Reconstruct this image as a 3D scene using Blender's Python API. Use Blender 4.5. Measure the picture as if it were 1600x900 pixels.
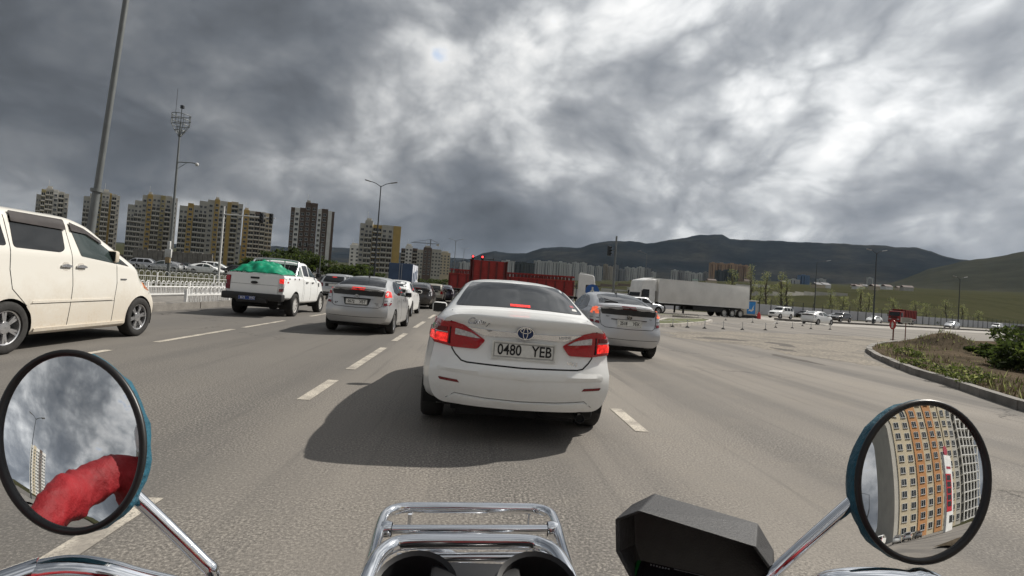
import bpy, bmesh, math, random
import numpy as np
from mathutils import Vector, Matrix, Euler
from mathutils.bvhtree import BVHTree
from mathutils.geometry import delaunay_2d_cdt

random.seed(7); np.random.seed(7)
for o in list(bpy.data.objects): bpy.data.objects.remove(o)
SC = bpy.context.scene
COL = SC.collection
PI = math.pi
def rad(d): return math.radians(d)

# ------------------------------------------------------------------ camera
CAM_H = 1.34
YAW, PITCH, ROLL = rad(-4.0), rad(1.5), rad(4.0)
def cam_basis():
    f = Vector((-math.sin(YAW)*math.cos(PITCH), math.cos(YAW)*math.cos(PITCH), math.sin(PITCH)))
    r = Vector((math.cos(YAW), math.sin(YAW), 0)); u = r.cross(f)
    c, s = math.cos(ROLL), math.sin(ROLL)
    return r*c+u*s, -r*s+u*c, f
_R, _U, _F = cam_basis()
cd = bpy.data.cameras.new('camera'); cam = bpy.data.objects.new('camera', cd); COL.objects.link(cam)
cd.lens = 18.0; cd.sensor_width = 36.0; cd.shift_y = -0.010; cd.clip_start = 0.03; cd.clip_end = 30000
cam.matrix_world = Matrix(((_R.x,_U.x,-_F.x,0),(_R.y,_U.y,-_F.y,0),(_R.z,_U.z,-_F.z,CAM_H),(0,0,0,1)))
SC.camera = cam
SC.render.engine = 'CYCLES'
SC.cycles.use_denoising = True
SC.cycles.max_bounces = 6
SC.cycles.diffuse_bounces = 3; SC.cycles.glossy_bounces = 4; SC.cycles.transmission_bounces = 4
SC.cycles.volume_bounces = 0
SC.cycles.sample_clamp_indirect = 6
SC.view_settings.view_transform = 'Standard'; SC.view_settings.look = 'None'
SC.view_settings.gamma = 1.0; SC.view_settings.use_curve_mapping = False
SC.view_settings.exposure = 0.78

# ------------------------------------------------------------------ sky and sun
SUN_DIR = Vector((0.90, 0.50, 1.0)).normalized()          # towards the sun: ahead to the right
SUN_EL = math.asin(SUN_DIR.z); SUN_AZ = math.atan2(SUN_DIR.x, SUN_DIR.y)
sl = bpy.data.lights.new('sun', 'SUN'); sun = bpy.data.objects.new('sun', sl); COL.objects.link(sun)
sl.energy = 2.85; sl.angle = rad(0.6); sl.color = (1.0, 0.945, 0.86)
sun.rotation_euler = (-SUN_DIR).to_track_quat('-Z', 'Y').to_euler()

class NT:
    """small helper that wires shader nodes"""
    def __init__(s, tree): s.t = tree; s.n = tree.nodes; s.l = tree.links
    def new(s, typ, **kw):
        n = s.n.new(typ)
        for k, v in kw.items():
            if k == 'ins':
                for a, b in v.items(): s.set(n.inputs[a], b)
            else: setattr(n, k, v)
        return n
    def set(s, sock, v):
        if hasattr(v, 'is_output') and v.is_output: s.l.new(v, sock)
        elif isinstance(v, bpy.types.Node): s.l.new(v.outputs[0], sock)
        else: sock.default_value = v
    def math(s, op, a, b=0.0, c=0.0, clamp=False):
        n = s.new('ShaderNodeMath', operation=op, use_clamp=clamp)
        s.set(n.inputs[0], a); s.set(n.inputs[1], b); s.set(n.inputs[2], c)
        return n.outputs[0]
    def vmath(s, op, a, b=(0,0,0)):
        n = s.new('ShaderNodeVectorMath', operation=op)
        s.set(n.inputs[0], a); s.set(n.inputs[1], b)
        return n.outputs['Value'] if op in ('DOT_PRODUCT','LENGTH','DISTANCE') else n.outputs[0]
    def noise(s, vec, scale, detail=4, rough=.5, dist=0.0, lac=2.0):
        n = s.new('ShaderNodeTexNoise'); s.set(n.inputs['Vector'], vec)
        n.inputs['Scale'].default_value = scale; n.inputs['Detail'].default_value = detail
        n.inputs['Roughness'].default_value = rough; n.inputs['Distortion'].default_value = dist
        n.inputs['Lacunarity'].default_value = lac
        return n.outputs['Fac']
    def ramp(s, fac, stops, interp='LINEAR'):
        n = s.new('ShaderNodeValToRGB'); s.set(n.inputs[0], fac); cr = n.color_ramp; cr.interpolation = interp
        while len(cr.elements) > 1: cr.elements.remove(cr.elements[-1])
        for i, (p, c) in enumerate(stops):
            e = cr.elements[0] if i == 0 else cr.elements.new(p)
            e.position = p
            e.color = (c, c, c, 1) if isinstance(c, (int, float)) else tuple(c)+((1,) if len(c) == 3 else ())
        return n.outputs[0]
    def mix(s, fac, a, b, typ='RGBA', blend='MIX'):
        n = s.new('ShaderNodeMix', data_type=typ)
        if typ == 'RGBA': n.blend_type = blend
        k = {'FLOAT': 0, 'RGBA': 6, 'VECTOR': 4}[typ]
        s.set(n.inputs[0], fac)
        def c4(v): return tuple(v)+(1,) if isinstance(v, (tuple, list)) and len(v) == 3 and typ == 'RGBA' else v
        s.set(n.inputs[k], c4(a)); s.set(n.inputs[k+1], c4(b))
        return n.outputs[{'FLOAT': 0, 'RGBA': 2, 'VECTOR': 1}[typ]]
    def sep(s, v):
        n = s.new('ShaderNodeSeparateXYZ'); s.set(n.inputs[0], v); return n.outputs
    def comb(s, x, y, z):
        n = s.new('ShaderNodeCombineXYZ'); s.set(n.inputs[0], x); s.set(n.inputs[1], y); s.set(n.inputs[2], z); return n.outputs[0]

def build_world(seed=27, a=.42, b=.48, c=.10, s2=3.6, zs=1.3, R2=.49, bl=.30, con=1.22, low=.09):
    w = bpy.data.worlds.new('World'); SC.world = w; w.use_nodes = True
    t = NT(w.node_tree); t.n.clear()
    out = t.new('ShaderNodeOutputWorld'); bg = t.new('ShaderNodeBackground'); t.l.new(bg.outputs[0], out.inputs[0])
    bg.inputs[1].default_value = 0.1
    sky = t.new('ShaderNodeTexSky', sky_type='NISHITA'); sky.sun_disc = False
    sky.sun_elevation = SUN_EL; sky.sun_rotation = SUN_AZ; sky.altitude = 1300; sky.dust_density = 1.2
    d = t.vmath('NORMALIZE', t.new('ShaderNodeTexCoord').outputs['Generated'])
    x, y, z = t.sep(d)
    zz = t.math('ADD', t.math('ABSOLUTE', z), 0.30)                 # cloud layer seen in perspective, curving down to the horizon
    p = t.comb(t.math('DIVIDE', x, zz), t.math('DIVIDE', y, zz), 0.0)
    s = (seed*3.71, seed*1.93, seed*.77)
    wn = t.new('ShaderNodeTexNoise'); t.set(wn.inputs['Vector'], t.vmath('ADD', p, s)); wn.inputs['Scale'].default_value = 1.1; wn.inputs['Detail'].default_value = 2
    pw = t.vmath('ADD', t.vmath('ADD', p, s), t.vmath('MULTIPLY', t.vmath('SUBTRACT', wn.outputs['Color'], (.5,.5,.5)), (.45,.45,.45)))
    n1 = t.noise(t.vmath('ADD', pw, (3.1, 7.7, 0)), 0.62, 3, .45)           # big masses
    dw = t.vmath('ADD', t.vmath('MULTIPLY', d, (1.0, 1.0, zs)), t.vmath('MULTIPLY', t.vmath('SUBTRACT', wn.outputs['Color'], (.5,.5,.5)), (.22,.22,.22)))
    n2 = t.noise(t.vmath('ADD', dw, (9.4+s[0], 1.3+s[1], 2)), s2, 8, R2)       # billows with depth of their own
    n3 = t.noise(t.vmath('ADD', pw, (1.4, 5.3, 5)), 4.0, 8, .58)           # ragged streaks
    dens = t.math('ADD', t.math('MULTIPLY', n1, a), t.math('ADD', t.math('MULTIPLY', n2, b), t.math('MULTIPLY', n3, c)))
    n4 = t.noise(t.vmath('ADD', dw, (2.2+s[1], 6.1+s[0], 4)), 6.5, 4, .46); n5 = t.noise(t.vmath('ADD', dw, (5.2+s[1], 3.1+s[0], 1)), 13., 4, .5)
    bill = t.math('ADD', t.math('ABSOLUTE', t.math('SUBTRACT', n4, .5)), t.math('MULTIPLY', t.math('ABSOLUTE', t.math('SUBTRACT', n5, .5)), .5))   # heaped lumps with creases between
    dens = t.math('ADD', dens, t.math('MULTIPLY', t.math('SUBTRACT', .135, bill), bl))
    dens = t.math('ADD', dens, t.math('MULTIPLY', t.math('SUBTRACT', .30, t.math('MINIMUM', t.math('ABSOLUTE', z), .6)), low))                   # the deck looks thicker towards the horizon
    dens = t.math('MULTIPLY_ADD', t.math('SUBTRACT', dens, .495), con, .495)                          # firmer edges between masses and gaps
    sd = t.vmath('DOT_PRODUCT', d, tuple(SUN_DIR))
    fw = t.math('POWER', t.math('MAXIMUM', t.math('MULTIPLY_ADD', sd, .5, .5), 0.0), 3.0)       # cloud scatters sunlight forward
    base = t.math('MULTIPLY', t.ramp(dens, [(.36, .80), (.42, .60), (.455, .46), (.495, .335), (.55, .245), (.62, .18), (.74, .11)], 'LINEAR'), 5.6)
    bk = t.math('POWER', t.math('MAXIMUM', t.math('MULTIPLY', sd, -1.0), 0.0), 1.5)                # clouds opposite the sun, brightened further as added fill for shaded sides
    bright = t.math('MULTIPLY', base, t.math('ADD', t.math('MULTIPLY_ADD', fw, 1.25, .54), t.math('MULTIPLY', bk, 2.2)))
    tint = t.ramp(dens, [(.36, (1.0, .995, .98)), (.46, (.95, .98, 1.01)), (.60, (.87, .945, 1.06))])
    cl = t.mix(1.0, tint, bright, blend='MULTIPLY')
    cover = t.ramp(dens, [(.30, 0.0), (.375, 1.0)], 'EASE')
    col = t.mix(cover, t.mix(1.0, sky.outputs[0], (1.35,1.3,1.2,1), blend='MULTIPLY'), cl)
    t.l.new(col, bg.inputs[0])
build_world()

# ------------------------------------------------------------------ materials
MATS = {}
def mat(name, col=(.5,.5,.5), rough=.5, metal=0.0, coat=0.0, spec=.5, emit=None, estr=1.0, var=.12, vscale=6.0, rvar=.08, bump=0.0, bscale=60.0, trans=0.0, ior=1.45):
    """plain procedural material: colour and gloss broken up by noise in object space"""
    if name in MATS: return MATS[name]
    m = bpy.data.materials.new(name); m.use_nodes = True; t = NT(m.node_tree)
    b = t.n['Principled BSDF']
    oc = t.new('ShaderNodeTexCoord').outputs['Object']
    nz = t.noise(oc, vscale, 5, .6)
    if var > 0:
        lo = tuple(c*(1-var) for c in col); hi = tuple(min(1, c*(1+var)) for c in col)
        t.set(b.inputs['Base Color'], t.ramp(nz, [(.3, lo), (.7, hi)]))
    else: b.inputs['Base Color'].default_value = (*col, 1)
    if rvar > 0: t.set(b.inputs['Roughness'], t.ramp(t.noise(oc, vscale*2.3, 4, .6), [(.3, max(.02, rough-rvar)), (.7, min(1, rough+rvar))]))
    else: b.inputs['Roughness'].default_value = rough
    b.inputs['Metallic'].default_value = metal; b.inputs['Coat Weight'].default_value = coat
    b.inputs['Coat Roughness'].default_value = .06
    b.inputs['Specular IOR Level'].default_value = spec; b.inputs['IOR'].default_value = ior
    b.inputs['Transmission Weight'].default_value = trans
    if emit: b.inputs['Emission Color'].default_value = (*emit, 1); b.inputs['Emission Strength'].default_value = estr
    if bump > 0:
        bp = t.new('ShaderNodeBump'); bp.inputs['Strength'].default_value = bump; bp.inputs['Distance'].default_value = .01
        t.set(bp.inputs['Height'], t.noise(oc, bscale, 4, .6)); t.l.new(bp.outputs[0], b.inputs['Normal'])
    MATS[name] = m; return m

def paint(name, col, dust=(.42,.36,.28), amount=.35, top=.75, rough=.28, metal=0.0):
    """car paint with road dust thrown up on the lower body"""
    if name in MATS: return MATS[name]
    m = bpy.data.materials.new(name); m.use_nodes = True; t = NT(m.node_tree); b = t.n['Principled BSDF']
    oc = t.new('ShaderNodeTexCoord').outputs['Object']; z = t.sep(oc)[2]
    n = t.noise(oc, 2.2, 6, .65); n2 = t.noise(oc, 28.0, 4, .7)
    g = t.math('ADD', z, t.math('MULTIPLY', t.math('SUBTRACT', n, .5), .9))
    low = t.ramp(g, [(.0, 1.0), (top*.55, .55), (top, .0)])
    spk = t.ramp(n2, [(.35, .55), (.7, 1.0)])
    k = t.math('ADD', t.math('MULTIPLY', t.math('MULTIPLY', low, spk), amount), t.math('MULTIPLY', n2, .05))
    t.set(b.inputs['Base Color'], t.mix(k, (*col, 1), (*dust, 1)))
    t.set(b.inputs['Roughness'], t.math('ADD', t.math('MULTIPLY', k, .5), rough, clamp=True))
    b.inputs['Metallic'].default_value = metal
    b.inputs['Coat Weight'].default_value = .55; t.set(b.inputs['Coat Roughness'], t.math('ADD', t.math('MULTIPLY', k, .6), .05, clamp=True))
    MATS[name] = m; return m

M = dict(
 white=paint('white_paint', (.80,.81,.80), amount=.30), whitevan=paint('dusty_white_paint', (.70,.68,.625), (.42,.32,.20), .78, 1.0, .3),
 silver=paint('silver_paint', (.43,.44,.45), amount=.25, metal=.5, rough=.34), silver2=paint('pale_silver_paint', (.50,.51,.53), amount=.2, metal=.5, rough=.32),
 black=paint('black_paint', (.012,.012,.015), amount=.2), darkblue=paint('dark_blue_paint', (.015,.022,.05), amount=.2), gold=paint('champagne_paint', (.42,.40,.34), amount=.2, metal=.4),
 grey=paint('grey_paint', (.13,.135,.14), amount=.2, metal=.3),
 glass=mat('tinted_glass', (.012,.013,.014), .04, spec=.7, var=.15, rvar=.02, vscale=2), glass2=mat('clear_dark_glass', (.03,.042,.04), .03, spec=.7, rvar=.015, vscale=2),
 trim=mat('black_trim', (.018,.018,.019), .45, var=.2), rubber=mat('tyre_rubber', (.026,.025,.024), .85, var=.3, vscale=14, bump=.2, bscale=90),
 under=mat('dark_underbody', (.012,.012,.012), .8, var=.3), alloy=mat('alloy_rim', (.55,.55,.56), .32, metal=.85, vscale=12), steel=mat('painted_steel_rim', (.55,.54,.52), .45, metal=.4),
 chrome=mat('chrome', (.80,.81,.83), .07, metal=1.0, var=.04, rvar=.03, vscale=20), redlens=mat('red_lens', (.36,.006,.012), .12, coat=.5, var=.15, vscale=40, spec=.6),
 darkred=mat('dark_red_lens', (.15,.006,.01), .15, coat=.4, vscale=40), clearlens=mat('clear_lens', (.52,.52,.53), .16, coat=.6, var=.35, vscale=55, metal=.3),
 lit=mat('lit_brake_lamp', (.7,.03,.02), .25, emit=(1,.035,.03), estr=.75, var=.2, vscale=60), orange=mat('orange_lens', (.75,.22,.06), .18, coat=.4, vscale=40),
 litorange=mat('lit_lamp_orange', (.8,.16,.07), .25, emit=(1,.16,.07), estr=1.1, vscale=60),
 plate=mat('plate_white', (.66,.66,.63), .45, vscale=20), plateblue=mat('plate_blue', (.02,.05,.22), .45), ink=mat('plate_ink', (.012,.012,.014), .5), inkw=mat('plate_ink_white', (.62,.62,.62), .5),
 seam=mat('gap_crease_line', (.015,.015,.015), .9, var=.1), plastic=mat('black_plastic', (.02,.02,.021), .5, var=.2, bump=.15, bscale=300), 
)

for _k in ('lit','litorange'):
    _t = NT(M[_k].node_tree); _b = _t.n['Principled BSDF']; _oc = _t.new('ShaderNodeTexCoord').outputs['Object']
    _t.set(_b.inputs['Emission Strength'], _t.math('MULTIPLY', _t.ramp(_t.noise(_oc, 34., 3, .7), [(.35, .10), (.5, .45), (.68, 1.0)]), .75))
# ------------------------------------------------------------------ mesh building
def link(o, parent=None):
    COL.objects.link(o)
    if parent is not None: o.parent = parent
    return o
def tag(o, label=None, cat=None, group=None, kind=None):
    if label: o['label'] = label
    if cat: o['category'] = cat
    if group: o['group'] = group
    if kind: o['kind'] = kind
    return o
def empty(name, loc=(0,0,0), rz=0.0, parent=None):
    o = bpy.data.objects.new(name, None); o.location = loc; o.rotation_euler = (0,0,rz); o.empty_display_size = .2
    return link(o, parent)

class MB:
    def __init__(s): s.v = []; s.f = []; s.m = []
    def add(s, vs, fs, mi=0):
        k = len(s.v); s.v += [tuple(p) for p in vs]; s.f += [tuple(i+k for i in f) for f in fs]; s.m += [mi]*len(fs)
        return s
    def box(s, x0, x1, y0, y1, z0, z1, mi=0, bev=0.0):
        if bev > 0:
            b = min(bev, .49*min(x1-x0, y1-y0, z1-z0))
            pts = []
            bm = bmesh.new(); bmesh.ops.create_cube(bm, size=1.0)
            for v in bm.verts: v.co = Vector(((x0+x1)/2+v.co.x*(x1-x0), (y0+y1)/2+v.co.y*(y1-y0), (z0+z1)/2+v.co.z*(z1-z0)))
            bmesh.ops.bevel(bm, geom=list(bm.edges), offset=b, segments=2, affect='EDGES', profile=.5)
            bm.verts.index_update()
            s.add([tuple(v.co) for v in bm.verts], [[v.index for v in f.verts] for f in bm.faces], mi); bm.free(); return s
        vs = [(x0,y0,z0),(x1,y0,z0),(x1,y1,z0),(x0,y1,z0),(x0,y0,z1),(x1,y0,z1),(x1,y1,z1),(x0,y1,z1)]
        return s.add(vs, [(0,3,2,1),(4,5,6,7),(0,1,5,4),(1,2,6,5),(2,3,7,6),(3,0,4,7)], mi)
    def obox(s, c, ax, ay, az, mi=0):
        """box from a centre and three half-axis vectors"""
        c = Vector(c); ax, ay, az = Vector(ax), Vector(ay), Vector(az)
        vs = [c+ax*i+ay*j+az*k for k in (-1,1) for (i,j) in ((-1,-1),(1,-1),(1,1),(-1,1))]
        return s.add(vs, [(0,3,2,1),(4,5,6,7),(0,1,5,4),(1,2,6,5),(2,3,7,6),(3,0,4,7)], mi)
    def prism(s, poly, axis, a, b, mi=0):
        """extrude a 2D polygon: axis 'x' -> poly (y,z), 'y' -> (x,z), 'z' -> (x,y)"""
        def P(p, t): return {'x': (t,p[0],p[1]), 'y': (p[0],t,p[1]), 'z': (p[0],p[1],t)}[axis]
        n = len(poly); vs = [P(p,a) for p in poly]+[P(p,b) for p in poly]
        fs = [tuple(range(n))[::-1], tuple(range(n,2*n))]+[(i,(i+1)%n,n+(i+1)%n,n+i) for i in range(n)]
        return s.add(vs, fs, mi)
    def tube(s, pts, r, n=10, mi=0, caps=True, closed=False):
        pts = [Vector(p) for p in pts]; m = len(pts); rs = r if isinstance(r, (list, tuple)) else [r]*m
        vs = []; up = None
        for i, p in enumerate(pts):
            if closed: t = pts[(i+1) % m]-pts[i-1]
            else: t = pts[min(i+1,m-1)]-pts[max(i-1,0)]
            t.normalize()
            if up is None:
                up = Vector((0,0,1)) if abs(t.z) < .9 else Vector((0,1,0))
            a = t.cross(up)
            if a.length < 1e-6: a = t.orthogonal()
            a.normalize(); b = a.cross(t).normalized(); up = b
            for k in range(n):
                q = 2*PI*k/n; vs.append(p+(a*math.cos(q)+b*math.sin(q))*rs[i])
        fs = []
        for i in range(m if closed else m-1):
            j = (i+1) % m
            for k in range(n): fs.append((i*n+k, i*n+(k+1)%n, j*n+(k+1)%n, j*n+k))
        if caps and not closed: fs += [tuple(range(n))[::-1], tuple(range((m-1)*n, m*n))]
        return s.add(vs, fs, mi)
    def cyl(s, a, b, r0, r1=None, n=12, mi=0): return s.tube([a, b], [r0, r0 if r1 is None else r1], n, mi)
    def lathe(s, prof, c=(0,0,0), axis='x', n=24, mi=0, a0=0, a1=2*PI):
        """prof: (along-axis, radius)"""
        full = abs(a1-a0-2*PI) < 1e-6; k = n if full else n+1; vs = []
        for (h, r) in prof:
            for i in range(k):
                q = a0+(a1-a0)*i/n; u, w = r*math.cos(q), r*math.sin(q)
                p = {'x': (h,u,w), 'y': (u,h,w), 'z': (u,w,h)}[axis]
                vs.append((c[0]+p[0], c[1]+p[1], c[2]+p[2]))
        fs = []
        for j in range(len(prof)-1):
            for i in range(n):
                i2 = (i+1) % k if full else i+1
                fs.append((j*k+i, j*k+i2, (j+1)*k+i2, (j+1)*k+i))
        return s.add(vs, fs, mi)
    def mesh(s, name, mats, smooth=None):
        me = bpy.data.meshes.new(name); me.from_pydata(s.v, [], s.f)
        for m in (mats if isinstance(mats, (list, tuple)) else [mats]): me.materials.append(m)
        me.polygons.foreach_set('material_index', s.m)
        fix_normals(me)
        if smooth is not None: shade(me, smooth)
        return me
    def build(s, name, mats, parent=None, smooth=None):
        return link(bpy.data.objects.new(name, s.mesh(name, mats, smooth)), parent)
def fix_normals(me):
    bm = bmesh.new(); bm.from_mesh(me); bmesh.ops.recalc_face_normals(bm, faces=bm.faces); bm.to_mesh(me); bm.free()
def shade(me, ang=35):
    me.polygons.foreach_set('use_smooth', [True]*len(me.polygons)); me.set_sharp_from_angle(angle=rad(ang)); me.update()
def copy_tree(o, parent=None):
    c = o.copy(); link(c, parent)
    if parent is not None: c.parent = parent; c.matrix_parent_inverse = o.matrix_parent_inverse.copy()
    for ch in list(o.children): copy_tree(ch, c)
    return c
def arc(c, r, a0, a1, n): return [(c[0]+r*math.cos(a0+(a1-a0)*i/n), c[1]+r*math.sin(a0+(a1-a0)*i/n)) for i in range(n+1)]
def rpoly(poly, r=.03, n=4):
    """round the corners of a 2D polygon"""
    out = []; m = len(poly)
    for i in range(m):
        p = Vector(poly[i]); a = Vector(poly[i-1])-p; b = Vector(poly[(i+1)%m])-p
        rr = min(r, .45*a.length, .45*b.length); a.normalize(); b.normalize()
        for k in range(n+1):
            t = k/n; out.append(tuple((p+a*rr)*(1-t)**2+p*2*t*(1-t)+(p+b*rr)*t*t))
    return out
def spl(pts, n=8):
    """Catmull-Rom through 3D points"""
    P = [Vector(p) for p in pts]; P = [2*P[0]-P[1]]+P+[2*P[-1]-P[-2]]; out = []
    for i in range(1, len(P)-2):
        for k in range(n):
            t = k/n; a, b, c, d = P[i-1:i+3]
            out.append(.5*((2*b)+(c-a)*t+(2*a-5*b+4*c-d)*t*t+(3*b-a-3*c+d)*t**3))
    return out+[P[-2]]
def crv(keys):
    """monotone cubic through (t, v) keys"""
    x = np.array([k[0] for k in keys], float); y = np.array([k[1] for k in keys], float); n = len(x)
    if n == 1: return lambda t: np.full_like(np.asarray(t, float), y[0])
    h = np.diff(x); d = np.diff(y)/h; m = np.zeros(n); m[0] = d[0]; m[-1] = d[-1]
    for i in range(1, n-1):
        if d[i-1]*d[i] > 0:
            w1, w2 = 2*h[i]+h[i-1], h[i]+2*h[i-1]; m[i] = (w1+w2)/(w1/d[i-1]+w2/d[i])
    def f(t):
        t = np.clip(np.asarray(t, float), x[0], x[-1]); i = np.clip(np.searchsorted(x, t, 'right')-1, 0, n-2)
        u = (t-x[i])/h[i]
        return (y[i]*(1+2*u)*(1-u)**2+m[i]*h[i]*u*(1-u)**2+y[i+1]*u*u*(3-2*u)+m[i+1]*h[i]*u*u*(u-1))
    return f
def text_mesh(name, body, size, material, depth=.002, bold=0.0, shear=0.0, spacing=1.0):
    c = bpy.data.curves.new(name, 'FONT'); c.body = body; c.size = size; c.align_x = 'CENTER'; c.align_y = 'CENTER'
    c.extrude = depth; c.offset = bold; c.shear = shear; c.space_character = spacing; c.resolution_u = 3
    o = bpy.data.objects.new(name, c); COL.objects.link(o)
    dg = bpy.context.evaluated_depsgraph_get()
    me = bpy.data.meshes.new_from_object(o.evaluated_get(dg)); me.name = name
    bpy.data.objects.remove(o); bpy.data.curves.remove(c)
    me.materials.clear(); me.materials.append(material)
    return me
# ------------------------------------------------------------------ vehicles: lofted bodies with panels laid on the surface
def ring_half(c, radii, segs):
    """c: control points (x,z) from underside centre to roof centre -> rounded, subdivided half ring"""
    out = [Vector(c[0])]; n = len(c)
    arcs = []
    for i in range(1, n-1):
        p = Vector(c[i]); a = Vector(c[i-1])-p; b = Vector(c[i+1])-p
        la, lb = max(a.length, 1e-5), max(b.length, 1e-5)
        ra, rb = min(radii[i-1], .46*la), min(radii[i-1], .46*lb)
        A, B = p+a/la*ra, p+b/lb*rb
        arcs.append([A*(1-t)**2+p*2*t*(1-t)+B*t*t for t in (0,.25,.5,.75,1)])
    cur = out[0]
    for i, ar in enumerate(arcs):
        k = segs[i]
        for j in range(1, k): out.append(cur+(ar[0]-cur)*(j/k))
        out += ar; cur = ar[-1]
    end = Vector(c[-1]); k = segs[len(arcs)]
    for j in range(1, k+1): out.append(cur+(end-cur)*(j/k))
    return out

class Body:
    def __init__(s, spec, ds=.065):
        L = spec['L']; s.L = L; K = {k: crv(v) for k, v in spec['curves'].items()}
        ys = list(np.linspace(0, L, int(L/ds)+1)); ys[1:1] = [.012]; ys[-1:-1] = [L-.012]
        radii = spec.get('radii', [.05,.06,.25,.05,.11,.3]); segs = spec.get('segs', [1,1,4,4,4,2,3])
        rows = []
        for y in ys:
            g = lambda k: float(K[k](y))
            ws, zb, wm, zm, wsh, zsh, wt, zte, ztc = (g(k) for k in ('ws','zb','wm','zm','wsh','zsh','wt','zte','ztc'))
            c = [(0,zb),(ws*.9,zb+.002),(ws,zb+.05),(wm,zm),(wsh,zsh),(wt,zte),(wt*.62,zte+(ztc-zte)*.8),(0,ztc)]
            rows.append(ring_half(c, radii, segs))
        n = len(rows[0]); V = []; Fc = []
        rp = crv(spec['rear']); fp = crv(spec['front']); rk, rpow = spec.get('rplan', (.22, 3.2)); fk, fpow = spec.get('fplan', (.4, 2.6))
        W = spec['W']; rd, fd = spec.get('rfade', .9), spec.get('ffade', .9)
        def dep(x, y, z):
            a = max(0, 1-y/rd); a = a*a*(3-2*a); b = max(0, 1-(L-y)/fd); b = b*b*(3-2*b)
            u = min(1.0, abs(x)/W)
            return (x, y+a*(float(rp(z))+rk*u**rpow)-b*(float(fp(z))+fk*u**fpow), z)
        full = 2*n-2
        for i, y in enumerate(ys):
            h = rows[i]
            for j in range(n): V.append(dep(h[j].x, y, h[j].y))
            for j in range(n-2, 0, -1): V.append(dep(-h[j].x, y, h[j].y))
        for i in range(len(ys)-1):
            for j in range(full):
                k = (j+1) % full; Fc.append((i*full+j, i*full+k, (i+1)*full+k, (i+1)*full+j))
        for (i, y) in ((0, ys[0]), (len(ys)-1, ys[-1])):      # end caps: rows of the grid from side to side
            h = rows[i]; m = 20; base = i*full; ids = []
            for j in range(n):
                if j in (0, n-1): ids.append([base+j]*(m+1)); continue
                r = [base+j]
                for q in range(1, m):
                    V.append(dep(h[j].x*(1-2*q/m), y, h[j].y)); r.append(len(V)-1)
                r.append(base+full-j); ids.append(r)
            for j in range(n-1):
                for q in range(m):
                    f = [ids[j][q], ids[j][q+1], ids[j+1][q+1], ids[j+1][q]]; g = []
                    for a in f:
                        if a not in g: g.append(a)
                    if len(g) > 2: Fc.append(tuple(g))
        V = np.array(V); inside = np.zeros(len(V), bool)
        for (yw, zw, R) in spec['arches']:
            d = np.hypot(V[:,1]-yw, V[:,2]-zw); side = np.abs(V[:,0]) > .55*W
            ins = (d < R) & side; inside |= ins
            q = d.copy(); q[q < 1e-6] = 1e-6
            s_ = R/q
            up = ins & (V[:,2] > zw+.02); lo = ins & ~up
            V[up,1] = yw+(V[up,1]-yw)*s_[up]; V[up,2] = zw+(V[up,2]-zw)*s_[up]
            V[lo,1] = yw+np.sign(V[lo,1]-yw)*np.sqrt(np.maximum(R*R-(V[lo,2]-zw)**2, 0))
        Fc = [f for f in Fc if not all(inside[i] for i in f)]
        s.V, s.F = V, Fc
        me = bpy.data.meshes.new('body'); me.from_pydata([tuple(p) for p in V], [], Fc)
        bm = bmesh.new(); bm.from_mesh(me); bmesh.ops.remove_doubles(bm, verts=bm.verts, dist=1e-5); bmesh.ops.recalc_face_normals(bm, faces=bm.faces)
        bmesh.ops.delete(bm, geom=[v for v in bm.verts if not v.link_faces], context='VERTS'); bm.to_mesh(me)
        s.bvh = BVHTree.FromBMesh(bm); bm.free()
        shade(me, spec.get('sharp', 28)); s.me = me
    def hit(s, plane, a, b):
        o, d = {'rear': ((a,-4,b),(0,1,0)), 'front': ((a,s.L+4,b),(0,-1,0)), 'right': ((4,a,b),(-1,0,0)), 'left': ((-4,a,b),(1,0,0)), 'top': ((a,b,5),(0,0,-1))}[plane]
        h = s.bvh.ray_cast(Vector(o), Vector(d))
        if h[0] is None: return None, None
        n = h[1]
        if n.dot(Vector(d)) > 0: n = -n
        return h[0], n

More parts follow.
